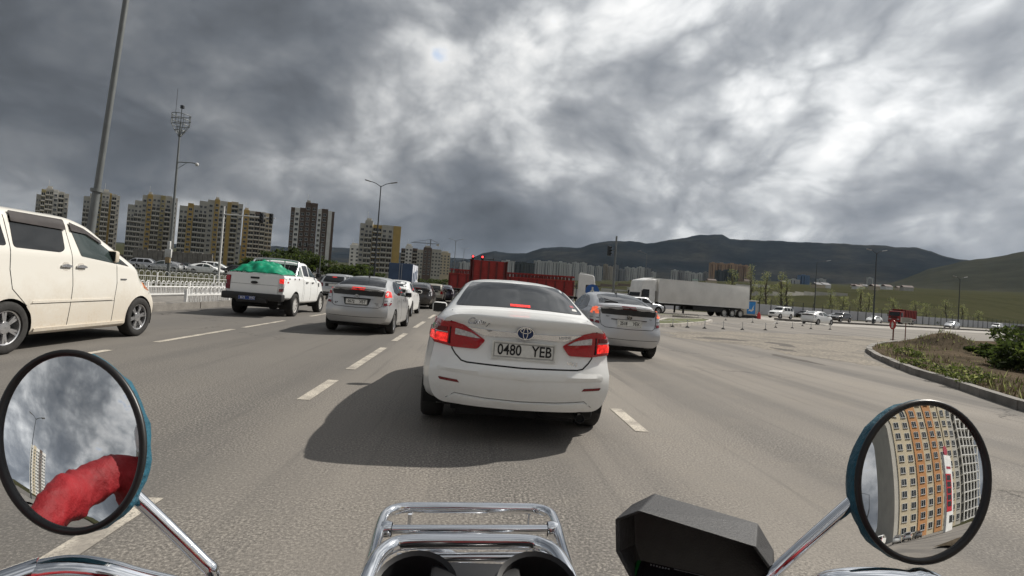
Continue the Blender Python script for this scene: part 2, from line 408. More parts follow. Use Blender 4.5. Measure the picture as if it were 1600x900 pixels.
def inpoly(p, poly):
    x, y = p; c = False; j = len(poly)-1
    for i in range(len(poly)):
        xi, yi = poly[i]; xj, yj = poly[j]
        if (yi > y) != (yj > y) and x < (xj-xi)*(y-yi)/(yj-yi)+xi: c = not c
        j = i
    return c
def pdist(p, poly):
    b = 1e9; P = np.array(poly); Q = np.roll(P, -1, 0); d = Q-P; l = (d**2).sum(1)+1e-12
    t = np.clip(((np.array(p)-P)*d).sum(1)/l, 0, 1); e = P+d*t[:,None]-np.array(p)
    return math.sqrt((e**2).sum(1).min())
def patch_mesh(body, name, plane, poly, m, off=.006, step=.05, bulge=0.0, bw=.04, skirt=.02):
    # dense boundary
    bp = []
    for i in range(len(poly)):
        a, b = Vector(poly[i]), Vector(poly[(i+1) % len(poly)]); k = max(1, int((b-a).length/step))
        for q in range(k): bp.append(tuple(a+(b-a)*(q/k)))
    xs = [p[0] for p in bp]; zs = [p[1] for p in bp]; pts = [Vector(p) for p in bp]; nb = len(bp)
    x = min(xs)+step/2
    while x < max(xs):
        z = min(zs)+step/2
        while z < max(zs):
            if inpoly((x,z), bp) and pdist((x,z), bp) > step*.45: pts.append(Vector((x,z)))
            z += step
        x += step
    r = delaunay_2d_cdt(pts, [(i,(i+1) % nb) for i in range(nb)], [], 1, 1e-6)
    V2, Fc = r[0], r[2]; V = []; N = []; ok = []
    for p in V2:
        h, n = body.hit(plane, p[0], p[1])
        if h is None: ok.append(False); V.append(Vector((0,0,0))); N.append(Vector((0,0,1))); continue
        e = bulge*(1-math.exp(-pdist((p[0],p[1]), bp)/bw)) if bulge else 0
        ok.append(True); V.append(h+n*(off+e)); N.append(n)
    Fc = [f for f in Fc if all(ok[i] for i in f)]
    ed = {}
    for f in Fc:
        for i in range(len(f)):
            a, b = f[i], f[(i+1) % len(f)]; ed[tuple(sorted((a,b)))] = ed.get(tuple(sorted((a,b))), 0)+1
    rim = [e for e, c in ed.items() if c == 1]; low = {}
    for e in rim:
        for i in e:
            if i not in low: low[i] = len(V); V.append(V[i]-N[i]*skirt)
    Fc = list(Fc)+[(a,b,low[b],low[a]) for a, b in rim]
    me = bpy.data.meshes.new(name); me.from_pydata([tuple(v) for v in V], [], Fc); me.materials.append(m)
    bm = bmesh.new(); bm.from_mesh(me); bmesh.ops.delete(bm, geom=[v for v in bm.verts if not v.link_faces], context='VERTS'); bmesh.ops.recalc_face_normals(bm, faces=bm.faces); bm.to_mesh(me); bm.free()
    shade(me, 40); return me
def ribbon(pl, w):
    P = [Vector(p) for p in pl]; L_, R_ = [], []
    for i, p in enumerate(P):
        t = (P[min(i+1,len(P)-1)]-P[max(i-1,0)]).normalized(); n = Vector((-t.y, t.x))*w/2
        L_.append(tuple(p+n)); R_.append(tuple(p-n))
    return L_+R_[::-1]
class Car:
    def __init__(s, name, spec, paintmat, ds=.065, res=.05):
        s.root = empty(name); s.body = Body(spec, ds); s.spec = spec; s.res = res; s.paint = paintmat
        s.body.me.materials.append(paintmat)
        s.bo = link(bpy.data.objects.new('body', s.body.me), s.root)
    def patch(s, name, plane, poly, m, off=.006, both=False, parent=None, r=0, **k):
        if r: poly = rpoly(poly, r)
        o = link(bpy.data.objects.new(name, patch_mesh(s.body, name, plane, poly, m, off, k.pop('step', s.res), **k)), parent or s.root)
        res = [o]
        if both:
            pl2 = {'right': 'left', 'left': 'right'}.get(plane, plane)
            me = o.data.copy(); 
            for v in me.vertices: v.co.x = -v.co.x
            me.flip_normals(); res.append(link(bpy.data.objects.new(name, me), parent or s.root))
        return res
    def seam(s, plane, pl, w=.009, both=False, m=None, name='gap_crease_line', off=.0016):
        return s.patch(name, plane, ribbon(pl, w), m or M['seam'], off, both, step=.06, skirt=.004)
    def text(s, name, body, x, z, size, m, y=None, plane='rear', off=.006, parent=None, **k):
        h, n = s.body.hit(plane, x, z)
        me = text_mesh(name, body, size, m, **k)
        o = link(bpy.data.objects.new(name, me), parent or s.root)
        if y is None: y = h.y-off
        o.location = (x, y, z); o.rotation_euler = (PI/2, 0, 0)
        return o
    def underbody(s, zlo=.17, inset=.2):
        W, L = s.spec['W'], s.spec['L']; b = MB()
        b.box(-W+inset+.16, W-inset-.16, .45, L-.5, zlo, .42); b.box(-W+.25, W-.25, .2, .5, max(zlo+.12,.3), .55); b.box(-W+.25, W-.25, .45, L-.4, .40, .55)
        for (yw, zw, R) in s.spec['arches']:
            for sx in (-1, 1):
                prof = [(sx*(W-.36), .02), (sx*(W-.36), R+.004), (sx*(W-.035), R+.004)]
                b.lathe(prof, (0, yw, zw), 'x', 18, 0, -.35, PI+.35)
        b.build('underbody', M['under'], s.root)
    def wheels(s, r, w, track, style='double', rimmat=None, n=28):
        tm, rm = wheel_meshes(r, w, style, rimmat or M['alloy'], n)
        for (yw, zw, R) in s.spec['arches']:
            for sx in (1, -1):
                o = link(bpy.data.objects.new('wheel', tm), s.root); o.location = (sx*(track-w/2), yw, r); o.rotation_euler = (0, 0, 0 if sx > 0 else PI)
                rr = link(bpy.data.objects.new('rim', rm), o); o.rotation_euler[0] = random.uniform(-.5,.5)
    def mirror(s, y, z, x, m=None, sz=.12):
        for sx in (-1, 1):
            b = MB(); b.box(-.10, .10, -.05, .06, -sz*.62, sz*.62, 0, .04)
            b.tube([(-sx*.09,.02,-.05),(-sx*.2,.05,-.07)], .022, 8)
            o = b.build('door_mirror', m or s.paint, s.root, 40); o.location = (sx*(x+.08), y, z)
            g = MB(); g.box(-.085, .085, -.053, -.049, -sz*.5, sz*.5); g.build('mirror_glass', M['glass'], o)
def wheel_meshes(r, w, style, rimmat, n=28):
    b = MB()
    b.lathe([(-w/2+.03, r*.6), (-w/2, r*.7), (-w/2, r*.92), (-w*.40, r*.985), (-w*.2, r), (w*.2, r), (w*.40, r*.985), (w/2, r*.92), (w/2+.004, r*.8), (w/2-.006, r*.69), (w*.34, r*.655)], n=n)
    t = b.mesh('tyre', M['rubber'], 40)
    q = MB(); hx = w*.34
    q.lathe([(hx, r*.66), (hx+.012, r*.65), (hx+.006, r*.61), (-w*.1, r*.59)], n=n)
    q.lathe([(-w*.08, r*.6), (-w*.08, .01)], n=n, mi=1)  # dark disc behind the spokes, standing in for the shade around the brake
    q.lathe([(hx-.03, .085), (hx, .08), (hx+.004, .05), (hx+.006, .004)], n=14)
    k = {'double': 6, 'five': 5, 'steel': 10, 'cover': 12}[style]
    for i in range(k):
        a = 2*PI*i/k
        for da in ((-.16,.16) if style == 'double' else (0,)):
            c, s_ = math.cos(a), math.sin(a); hw = {'double': .016, 'five': .032, 'steel': .035, 'cover': .02}[style]
            d = Vector((0, c, s_)); p = Vector((0, -s_, c))
            r0, r1 = .05, r*.63; mid = d*(r0+r1)/2+p*(da*(r0+r1)*.32)
            dd = (d*r1+p*da*r1*.62)-(d*r0); dd = dd/2
            q.obox(mid+Vector((hx-.018,0,0)), (.012,0,0), dd, p*hw)
    return t, q.mesh('rim', [rimmat, M['under']], 30)

def plate(car, text, x, z, y, w=.53, h=.13, m=None, ink=None, parent=None, tsize=.105, label=None, framemat=None):
    b = MB(); b.box(-w/2, w/2, -.006, .006, -h/2, h/2, 0, .004)
    p = b.build('licence_plate', m or M['plate'], parent or car.root); p.location = (x, y, z)
    f = MB()
    for (x0,x1,z0,z1) in ((-w/2-.012,w/2+.012,h/2,h/2+.012),(-w/2-.012,w/2+.012,-h/2-.012,-h/2),(-w/2-.012,-w/2,-h/2,h/2),(w/2,w/2+.012,-h/2,h/2)): f.box(x0,x1,-.012,.004,z0,z1)
    f.build('plate_frame', framemat or M['plate'], p)
    q = MB()
    for (x0,x1,z0,z1) in ((-w/2+.008,w/2-.008,h/2-.011,h/2-.008),(-w/2+.008,w/2-.008,-h/2+.008,-h/2+.011),(-w/2+.008,-w/2+.011,-h/2+.011,h/2-.011),(w/2-.011,w/2-.008,-h/2+.011,h/2-.011)): q.box(x0,x1,-.0075,-.0055,z0,z1)
    q.build('plate_border', ink or M['ink'], p)
    for (tx, s) in text:
        me = text_mesh('plate_characters', s, tsize, ink or M['ink'], .0015, .0018)
        o = link(bpy.data.objects.new('plate_characters', me), p); o.rotation_euler = (PI/2,0,0); o.location = (tx, -.0085, 0)
        o.scale = (.82, 1.0, 1)
    return p
def emblem(parent, x, y, z, rx=.075, rz=.052, base=None, tilt=0.0):
    """oval badge of three linked ellipses"""
    e = empty('badge', (x, y, z), 0, parent); e.rotation_euler = (tilt, 0, 0)
    b = MB(); b.lathe([(-.006, .001), (-.006, 1.0), (.004, 1.0)], axis='y', n=28)
    b.v = [(p[0]*rx, p[1], p[2]*rz) for p in b.v]
    if base: b.build('badge_field', base, e)
    c = MB()
    def ell(cx, cz, a, bb, t): c.tube([(cx+a*math.cos(q*PI/16), -.009, cz+bb*math.sin(q*PI/16)) for q in range(32)], t, 6, closed=True)
    ell(0, 0, rx, rz, .006); ell(0, rz*.42, rx*.62, rz*.42, .005); ell(0, -.05*rz, rx*.27, rz*.88, .005)
    c.build('badge_ring', M['chrome'], e, 60)
    return e
def place(root, x, y, yaw=0.0, roll=0.0, z=0.0, label=None, cat=None, group=None):
    root.location = (x, y, z); root.rotation_euler = (0, roll, yaw)
    tag(root, label, cat, group); return root

# ---- saloon car -------------------------------------------------------------
def spec_sedan():
    L = 4.83
    return dict(L=L, W=.91, arches=[(1.02,.34,.375),(3.80,.34,.375)], sharp=30,
      rear=[(.2,.16),(.3,.08),(.42,.03),(.55,.0),(.64,.0),(.69,.018),(.73,.055),(.80,.075),(.92,.085),(1.0,.075),(1.06,.035),(1.10,.03),(1.14,.06)],
      front=[(.2,.12),(.4,.02),(.55,.0),(.7,.06),(.9,.3)], rplan=(.30,3.4), rfade=.95,
      radii=[.05,.06,.28,.07,.10,.3],
      curves=dict(
        zb=[(0,.33),(.5,.27),(1,.2),(4,.18),(L,.22)], ws=[(0,.76),(.4,.86),(1,.885),(3.8,.885),(4.5,.84),(L,.62)],
        wm=[(0,.82),(.3,.88),(.8,.91),(2.4,.905),(3.9,.91),(4.5,.87),(L,.66)], zm=[(0,.55),(1,.60),(2.5,.58),(L,.5)],
        wsh=[(0,.76),(.4,.83),(.9,.855),(2.4,.86),(3.6,.855),(4.4,.8),(L,.6)], zsh=[(0,.98),(.4,1.0),(1,.98),(2.4,.95),(3.6,.92),(4.5,.76),(L,.62)],
        wt=[(0,.66),(.35,.69),(.6,.70),(.8,.675),(1.55,.575),(2.1,.575),(2.7,.585),(3.5,.69),(4.3,.68),(L,.5)],
        zte=[(0,1.095),(.35,1.10),(.6,1.11),(.8,1.16),(1.55,1.385),(2.1,1.415),(2.7,1.37),(3.5,.99),(4.3,.84),(L,.66)],
        ztc=[(0,1.125),(.35,1.135),(.6,1.15),(.8,1.21),(1.55,1.445),(2.1,1.475),(2.7,1.43),(3.5,1.03),(4.3,.88),(L,.68)]))
def make_sedan():
    c = Car('sedan_car', spec_sedan(), M['white'], .055, .035); rt = c.root
    c.underbody()
    c.patch('rear_window', 'rear', [(-.645,1.155),(-.3,1.17),(0,1.175),(.3,1.17),(.645,1.155),(.575,1.30),(.51,1.405),(.2,1.425),(-.2,1.425),(-.51,1.405),(-.575,1.30)], M['glass'], .004, r=.03)
    for o in c.patch('brake_light', 'rear', [(-.10,1.185),(.10,1.185),(.10,1.205),(-.10,1.205)], M['lit'], .007): pass
    c.patch('sticker', 'rear', [(.535,1.215),(.575,1.215),(.565,1.235),(.53,1.235)], M['redlens'], .006, step=.02)
    c.patch('sticker', 'rear', [(.535,1.185),(.59,1.18),(.585,1.20),(.545,1.205)], M['plate'], .006, step=.02)
    # lamps
    for sx in (-1, 1):
        f = lambda P: [(sx*a, b) for a, b in P]
        lamp = c.patch('tail_lamp', 'rear', f([(.335,.895),(.40,.815),(.60,.812),(.80,.835),(.855,.86),(.84,1.005),(.78,1.025),(.62,1.035),(.52,1.01)]), M['redlens'], .012, r=.02, bulge=.012)[0]
        for nm, P, mm in (('reversing_lens', [(.375,.908),(.46,.955),(.595,.985),(.595,.925)], 'clearlens'), ('indicator_lens', [(.665,.945),(.665,.985),(.79,.985),(.80,.945)], 'darkred'),
                          ('lit_lens', [(.66,.845),(.655,.925),(.74,.93),(.81,.925),(.815,.86)], 'lit'), ('lens_edge', [(.645,.835),(.64,.99),(.632,.99),(.632,.835)], 'seam'), ('lens_bar', [(.658,.932),(.80,.937),(.80,.943),(.658,.938)], 'clearlens')):
            c.patch(nm, 'rear', f(P), M[mm], .028, parent=lamp, r=.008, step=.03)
    st = c.patch('chrome_strip', 'rear', [(-.50,1.0),(-.2,.985),(.2,.985),(.50,1.0),(.42,.965),(.34,.935),(0,.945),(-.34,.935),(-.42,.965)], M['chrome'], .014, r=.01, bulge=.008, bw=.02)[0]
    h, n = c.body.hit('rear', 0, .985)
    emblem(rt, 0, h.y-.028, .985, .072, .052, mat('badge_blue', (.01,.03,.10), .2))
    c.text('badge_lettering', 'Camry', -.41, 1.055, .075, M['chrome'], shear=.5, off=.006, bold=.001)
    c.text('badge_lettering', 'HYBRID', .36, .965, .035, M['clearlens'], off=.03)
    c.text('badge_lettering', 'HV i', .43, .745, .05, M['chrome'], off=.004, bold=.002)
    h, n = c.body.hit('rear', 0, .82)
    c.patch('plate_recess', 'rear', [(-.31,.74),(.31,.74),(.31,.925),(-.31,.925)], M['white'], .004, r=.03)
    plate(c, [(-.125,'0480'),(.155,'YEB')], 0, .83, h.y-.018, tsize=.128)
    # shut lines
    c.seam('rear', [(-.665,1.11),(-.645,1.04)]+[(-.62,.80),(-.585,.755),(-.53,.71),(-.48,.700),(0,.688),(.48,.700),(.53,.71),(.585,.755),(.62,.80)]+[(.645,1.04),(.665,1.11)], .012)
    c.patch('reflector', 'rear', [(.53,.525),(.70,.53),(.715,.545),(.71,.553),(.55,.548)], M['darkred'], .004, step=.03); c.patch('reflector', 'rear', [(-.53,.525),(-.70,.53),(-.715,.545),(-.71,.553),(-.55,.548)], M['darkred'], .004, step=.03)
    c.patch('bumper_step', 'rear', [(-.74,.615),(0,.585),(.74,.615),(.72,.665),(.5,.672),(0,.66),(-.5,.672),(-.72,.665)], M['white'], .004, bulge=.014, bw=.03, r=.02)
    c.patch('bumper_lip', 'rear', [(-.64,.37),(-.56,.425),(-.3,.405),(0,.395),(.3,.405),(.56,.425),(.64,.37),(.5,.345),(0,.335),(-.5,.345)], M['white'], .022, bulge=.012, r=.02)
    c.seam('rear', [(-.64,.375),(-.565,.432),(-.3,.412),(0,.402),(.3,.412),(.565,.432),(.64,.375)], .004)  # dark line drawn along the bumper crease to stand for its shade
    b = MB(); b.tube([(.55,.55,.26),(.55,.10,.275)], [.035,.042], 14, caps=False); b.lathe([(.13,.001),(.13,.037)], (.55,0,.275), 'y', 14, 1); b.lathe([(.1,.042),(.098,.036),(.2,.034)], (.55,0,.275), 'y', 14, 1)
    b.box(.2,.72,.35,.75,.2,.33,1,.05); b.box(-.6,.1,.5,.9,.2,.32,1); b.build('exhaust', [M['chrome'], M['under']], rt, 40)
    # sides
    c.patch('side_window', 'right', [(.98,1.02),(1.35,1.31),(1.6,1.36),(2.06,1.385),(2.06,.985),(1.3,1.0)], M['glass'], .004, both=True, r=.04)
    c.patch('side_window', 'right', [(2.14,1.385),(2.6,1.36),(2.85,1.28),(3.35,1.02),(3.35,.965),(2.14,.985)], M['glass'], .004, both=True, r=.04)
    c.patch('windscreen', 'front', [(-.62,1.06),(.62,1.06),(.52,1.39),(-.52,1.39)], M['glass'], .004, r=.06)
    c.seam('right', [(1.35,.99),(1.42,.7),(1.5,.5),(1.45,.25)], both=True); c.seam('right', [(2.1,1.38),(2.1,.25)], both=True); c.seam('right', [(3.3,.96),(3.3,.25)], both=True)
    c.patch('door_handle', 'right', [(1.55,.86),(1.78,.86),(1.78,.89),(1.55,.89)], M['white'], .02, both=True); c.patch('door_handle', 'right', [(2.55,.86),(2.78,.86),(2.78,.89),(2.55,.89)], M['white'], .02, both=True)
    c.patch('headlamp', 'front', [(.42,.62),(.8,.66),(.85,.8),(.5,.72)], M['clearlens'], .01, both=True)
    c.patch('grille', 'front', [(-.4,.3),(.4,.3),(.42,.66),(-.42,.66)], M['trim'], .006)
    c.mirror(2.98, 1.03, .86)
    c.wheels(.335, .215, .90, 'double')
    return rt

# ---- liftback ---------------------------------------------------------------
def spec_lift(L=4.45, dz=0.0):
    return dict(L=L, W=.865, arches=[(.88,.32,.355),(3.55,.32,.355)], sharp=30,
      rear=[(.2,.14),(.35,.05),(.5,.0),(.62,.0),(.70,.02),(.74,.05),(.9,.09),(1.0,.11),(1.10,.11),(1.16,.07),(1.2,.08)],
      front=[(.2,.12),(.45,.0),(.6,.03),(.8,.3)], rplan=(.26,3.2), rfade=.85, radii=[.05,.06,.3,.09,.12,.3],
      curves=dict(
        zb=[(0,.30),(.5,.24),(1,.19),(3.8,.18),(L,.22)], ws=[(0,.70),(.4,.81),(1,.84),(3.5,.84),(4.1,.79),(L,.6)],
        wm=[(0,.78),(.3,.835),(.9,.865),(2.4,.86),(3.6,.865),(4.1,.82),(L,.64)], zm=[(0,.52),(1,.58),(2.5,.56),(L,.46)],
        wsh=[(0,.72),(.4,.775),(.9,.80),(2.4,.815),(3.5,.80),(4.1,.72),(L,.55)], zsh=[(0,1.03),(.4,1.05),(1,1.02),(2.4,.96),(3.3,.93),(4.0,.78),(L,.6)],
        wt=[(0,.66),(.2,.665),(.35,.65),(1.3,.56),(2,.565),(2.4,.57),(3.5,.64),(4.1,.58),(L,.45)],
        zte=[(0,1.12),(.2,1.13),(.35,1.17),(.9,1.315),(1.5,1.41),(2.1,1.43),(2.5,1.39),(3.5,.98),(4.0,.86),(L,.62)],
        ztc=[(0,1.15),(.2,1.165),(.35,1.21),(.9,1.37),(1.5,1.47),(2.1,1.49),(2.5,1.45),(3.5,1.03),(4.0,.9),(L,.66)]))
def make_lift(paintmat, txt, lit_top=True, near=True, clear_lamps=False, platemat=None, variant=0, name='liftback_car'):
    c = Car(name, spec_lift(), paintmat, .06 if near else .09, .045 if near else .08); rt = c.root
    c.underbody()
    c.patch('rear_window', 'rear', [(-.60,1.19),(0,1.225),(.60,1.19),(.50,1.40),(.25,1.44),(-.25,1.44),(-.50,1.40)], M['glass'], .004, r=.04)
    bp = c.patch('rear_panel', 'rear', [(-.60,.975),(.60,.975),(.625,1.05),(.62,1.13),(.3,1.15),(-.3,1.15),(-.62,1.13),(-.625,1.05)], M['trim'], .006, r=.02)[0]
    c.patch('brake_light', 'rear', [(-.16,1.125),(.16,1.125),(.16,1.155),(-.16,1.155)], M['lit'] if variant == 0 else M['darkred'], .02)
    c.patch('spoiler', 'rear', [(-.64,1.15),(-.3,1.172),(.3,1.172),(.64,1.15),(.62,1.19),(.3,1.215),(-.3,1.215),(-.62,1.19)], paintmat, .012, bulge=.02, bw=.015)
    for sx in (-1, 1):
        f = lambda P: [(sx*a, b) for a, b in P]
        lamp = c.patch('tail_lamp', 'rear', f([(.63,.735),(.79,.765),(.80,.95),(.755,1.10),(.66,1.14),(.645,.98)]), M['clearlens'], .008, r=.025, bulge=.015)[0]
        top = M['redlens'] if (variant == 0 and sx < 0) else (M['lit'] if variant == 0 else M['litorange'])
        if clear_lamps: top = M['clearlens']
        c.patch('upper_lens', 'rear', f([(.655,.965),(.775,.965),(.735,1.085),(.672,1.115)]), top, .024, parent=lamp, r=.015)
        c.patch('lower_lens', 'rear', f([(.64,.745),(.78,.77),(.785,.83),(.64,.81)]), M['darkred'] if not clear_lamps else M['clearlens'], .024, parent=lamp, r=.01)
        c.patch('lens_divider', 'rear', f([(.65,.87),(.78,.875),(.78,.885),(.65,.88)]), M['trim'], .024, parent=lamp)
    if near:
        h, n = c.body.hit('rear', 0, .93)
        if variant == 0:
            c.patch('plate_surround', 'rear', [(-.35,.945),(.35,.945),(.29,.745),(-.29,.745)], M['trim'], .004, r=.02); c.patch('handle_strip', 'rear', [(-.40,.905),(.40,.905),(.37,.945),(0,.965),(-.37,.945)], paintmat, .03, bulge=.01)
            emblem(rt, 0, h.y-.052, .95, .06, .042)
        else:
            c.patch('handle_strip', 'rear', [(-.40,.87),(.40,.87),(.40,.885),(-.40,.885)], M['trim'], .02)
            emblem(rt, 0, h.y-.022, .935, .062, .045, M['ink'])
        h, n = c.body.hit('rear', 0, .82)
        plate(c, txt, 0, .815 if variant == 0 else .80, h.y-.03, tsize=.10, framemat=M['trim'] if variant == 0 else M['plate'])
        c.text('badge_lettering', 'PRIUS', .47 if variant == 0 else -.46, .79 if variant == 0 else .93, .045, M['trim'], off=.004)
        if variant == 0: c.text('badge_lettering', 'HYBRID', .50, .745, .03, M['trim'], off=.004); c.text('badge_lettering', '1.5', -.50, .76, .06, M['trim'], off=.004, bold=.004)
        else: c.text('badge_lettering', 'HV', .50, .92, .04, M['darkblue'], off=.004)
        c.seam('rear', [(-.64,1.13),(-.635,.85),(-.61,.74),(-.53,.69),(0,.675),(.53,.69),(.61,.74),(.635,.85),(.64,1.13)], .012)
        c.seam('rear', [(-.76,.46),(0,.445),(.76,.46)], .01)
        if variant == 1:
            b = MB(); b.tube([(-.42,.52,1.245),(-.12,.50,1.24)], .012, 8); b.tube([(-.42,.60,1.30),(-.15,.5,1.245)], .01, 8); w_ = b.build('rear_wiper', M['trim'], rt); w_.location = (-.05,.0,.01)
        h, n = c.body.hit('top', 0, 1.35)
        b = MB(); b.cyl((0,1.35,h.z),(0,1.2,h.z+(.32 if variant == 0 else .1)), .006, .003, 6); b.box(-.02,.02,1.3,1.4,h.z-.01,h.z+.02,0,.01); b.build('aerial', M['trim'], rt)
    c.patch('side_window', 'right', [(1.02,1.085),(1.35,1.28),(1.6,1.36),(1.92,1.385),(1.92,.995),(1.4,1.01)], M['glass'], .004, both=True, r=.05)
    c.patch('side_window', 'right', [(2.0,1.385),(2.4,1.36),(2.75,1.24),(3.25,.99),(3.2,.955),(2.0,.99)], M['glass2'], .004, both=True, r=.05)
    c.patch('windscreen', 'front', [(-.58,1.07),(.58,1.07),(.50,1.39),(.2,1.43),(-.2,1.43),(-.50,1.39)], M['glass'], .004, r=.06)
    if near:
        c.seam('right', [(1.2,1.0),(1.3,.72),(1.3,.5),(1.22,.25)], both=True); c.seam('right', [(1.96,1.38),(1.96,.25)], both=True); c.seam('right', [(3.1,.94),(3.02,.25)], both=True)
    for y0 in (1.42, 2.35): c.patch('door_handle', 'right', [(y0,.855),(y0+.2,.855),(y0+.2,.885),(y0,.885)], paintmat, .02, both=True)
    c.patch('headlamp', 'front', [(.36,.62),(.62,.66),(.72,.82),(.5,.80)], M['clearlens'], .01, both=True)
    c.patch('grille', 'front', [(-.5,.28),(.5,.28),(.45,.42),(-.45,.42)], M['trim'], .006)
    c.mirror(2.88, 1.02, .82)
    c.wheels(.315, .20, .855, 'five' if near else 'five', n=24 if near else 16)
    return rt

# ---- people carrier ---------------------------------------------------------
def make_van(paintmat, near=True, name='passenger_van'):
    L = 4.6
    sp = dict(L=L, W=.91, arches=[(.98,.34,.385),(3.72,.34,.385)], sharp=30, ffade=1.2,
      rear=[(.2,.1),(.4,.0),(.7,.02),(1.0,.05),(1.5,.12),(1.95,.25)], front=[(.2,.06),(.5,.0),(.75,.05),(1.0,.22),(1.2,.34)], rplan=(.16,4), fplan=(.42,2.4), radii=[.04,.05,.3,.07,.14,.3],
      segs=[1,1,5,5,5,2,3],
      curves=dict(
        zb=[(0,.30),(.6,.22),(4,.20),(L,.24)], ws=[(0,.80),(.4,.87),(1,.885),(3.7,.885),(4.2,.86),(L,.74)],
        wm=[(0,.84),(.4,.90),(1,.91),(3.7,.91),(4.2,.88),(L,.77)], zm=[(0,.7),(4,.7),(L,.6)],
        wsh=[(0,.80),(.4,.865),(1,.875),(3.0,.875),(3.7,.85),(4.2,.78),(L,.66)], zsh=[(0,1.36),(2.4,1.34),(3.1,1.28),(3.7,1.2),(4.2,1.05),(L,.8)],
        wt=[(0,.66),(.4,.70),(2.2,.70),(2.8,.66),(3.7,.70),(4.2,.62),(L,.5)], zte=[(0,1.76),(.4,1.87),(2.1,1.88),(2.55,1.81),(3.0,1.62),(3.72,1.27),(4.2,1.12),(L,.84)],
        ztc=[(0,1.84),(.4,1.94),(2.1,1.95),(2.55,1.89),(3.0,1.70),(3.72,1.32),(4.2,1.16),(L,.87)]))
    c = Car(name, sp, paintmat, .05 if near else .09, .045 if near else .09); rt = c.root; c.underbody()
    g = c.patch('quarter_window', 'right', [(.22,1.40),(.24,1.76),(.86,1.83),(.90,1.40)], M['glass'], .005, both=True, r=.05)
    c.patch('sliding_door_window', 'right', [(1.00,1.39),(1.03,1.83),(1.92,1.82),(1.89,1.42),(1.80,1.375)], M['glass'], .005, both=True, r=.06)
    c.patch('front_door_window', 'right', [(2.07,1.80),(2.35,1.74),(2.72,1.59),(3.12,1.38),(3.32,1.245),(2.95,1.27),(2.20,1.345)], M['glass2'], .005, both=True, r=.04)
    c.patch('rear_window', 'rear', [(-.68,1.3),(.68,1.3),(.6,1.75),(-.6,1.75)], M['glass'], .005, r=.06)
    c.patch('windscreen', 'front', [(-.66,1.30),(.66,1.30),(.56,1.80),(-.56,1.80)], M['glass2'], .005, r=.08)
    c.patch('headlamp', 'right', [(3.92,.86),(4.06,1.10),(4.22,1.10),(4.33,.86),(4.2,.80)], M['orange'], .012, both=True, r=.03)
    c.patch('headlamp', 'front', [(.42,.80),(.74,.82),(.70,1.08),(.5,1.02)], M['clearlens'], .012, both=True, r=.03)
    c.patch('tail_lamp', 'rear', [(.68,1.0),(.84,1.0),(.78,1.55),(.68,1.5)], M['redlens'], .012, both=True, r=.03)
    c.patch('grille', 'front', [(-.4,.78),(.4,.78),(.4,.95),(-.4,.95)], M['trim'], .01)
    if near:
        vis = mat('smoked_visor', (.055,.047,.043), .12, coat=.3)
        c.patch('rain_visor', 'right', [(1.02,1.72),(1.04,1.85),(1.97,1.845),(1.96,1.70)], vis, .03, both=True, r=.02, skirt=.01)
        c.patch('rain_visor', 'right', [(2.07,1.70),(2.07,1.82),(2.36,1.76),(2.75,1.60),(2.74,1.55),(2.4,1.68)], vis, .03, both=True, r=.02, skirt=.01)
        c.seam('right', [(.95,1.86),(.95,1.1),(1.0,.85),(1.25,.62),(1.30,.27)], .011, both=True); c.seam('right', [(1.98,1.86),(2.02,1.3),(2.05,.9),(2.0,.27)], .011, both=True)
        c.seam('right', [(3.02,1.27),(3.04,.95),(3.0,.7),(2.98,.27)], .011, both=True)
        c.seam('right', [(1.3,.645),(2.0,.65),(3.0,.655)], .006, both=True); c.seam('right', [(4.18,.74),(4.32,.80)], .008, both=True)
        c.patch('door_moulding', 'right', [(1.32,.655),(2.95,.67),(2.93,.70),(1.34,.69)], paintmat, .012, both=True, r=.01)
        c.patch('door_sill', 'right', [(1.4,.27),(3.3,.27),(3.3,.31),(1.4,.31)], paintmat, .02, both=True)
        for y0 in (1.80, 2.10):
            for o in c.patch('door_handle', 'right', [(y0,1.165),(y0+.20,1.165),(y0+.2,1.19),(y0+.1,1.215),(y0,1.195)], M['alloy'], .03, both=True, r=.01): pass
            c.patch('handle_cup', 'right', rpoly([(y0+.03,1.12),(y0+.17,1.12),(y0+.17,1.24),(y0+.03,1.24)], .06), mat('handle_cup_paint', (.5,.47,.42), .5), .002, both=True, skirt=.003)
        c.patch('side_marker', 'right', [(3.13,1.0),(3.28,1.0),(3.28,1.022),(3.13,1.022)], M['grey'], .012, both=True)
        c.patch('quarter_glass', 'right', [(3.12,1.31),(3.18,1.31),(3.34,1.235),(3.12,1.26)], M['trim'], .008, both=True)
    c.mirror(2.98, 1.38, .735, sz=.16)
    c.wheels(.345, .215, .905, 'double', n=32 if near else 16)
    return rt

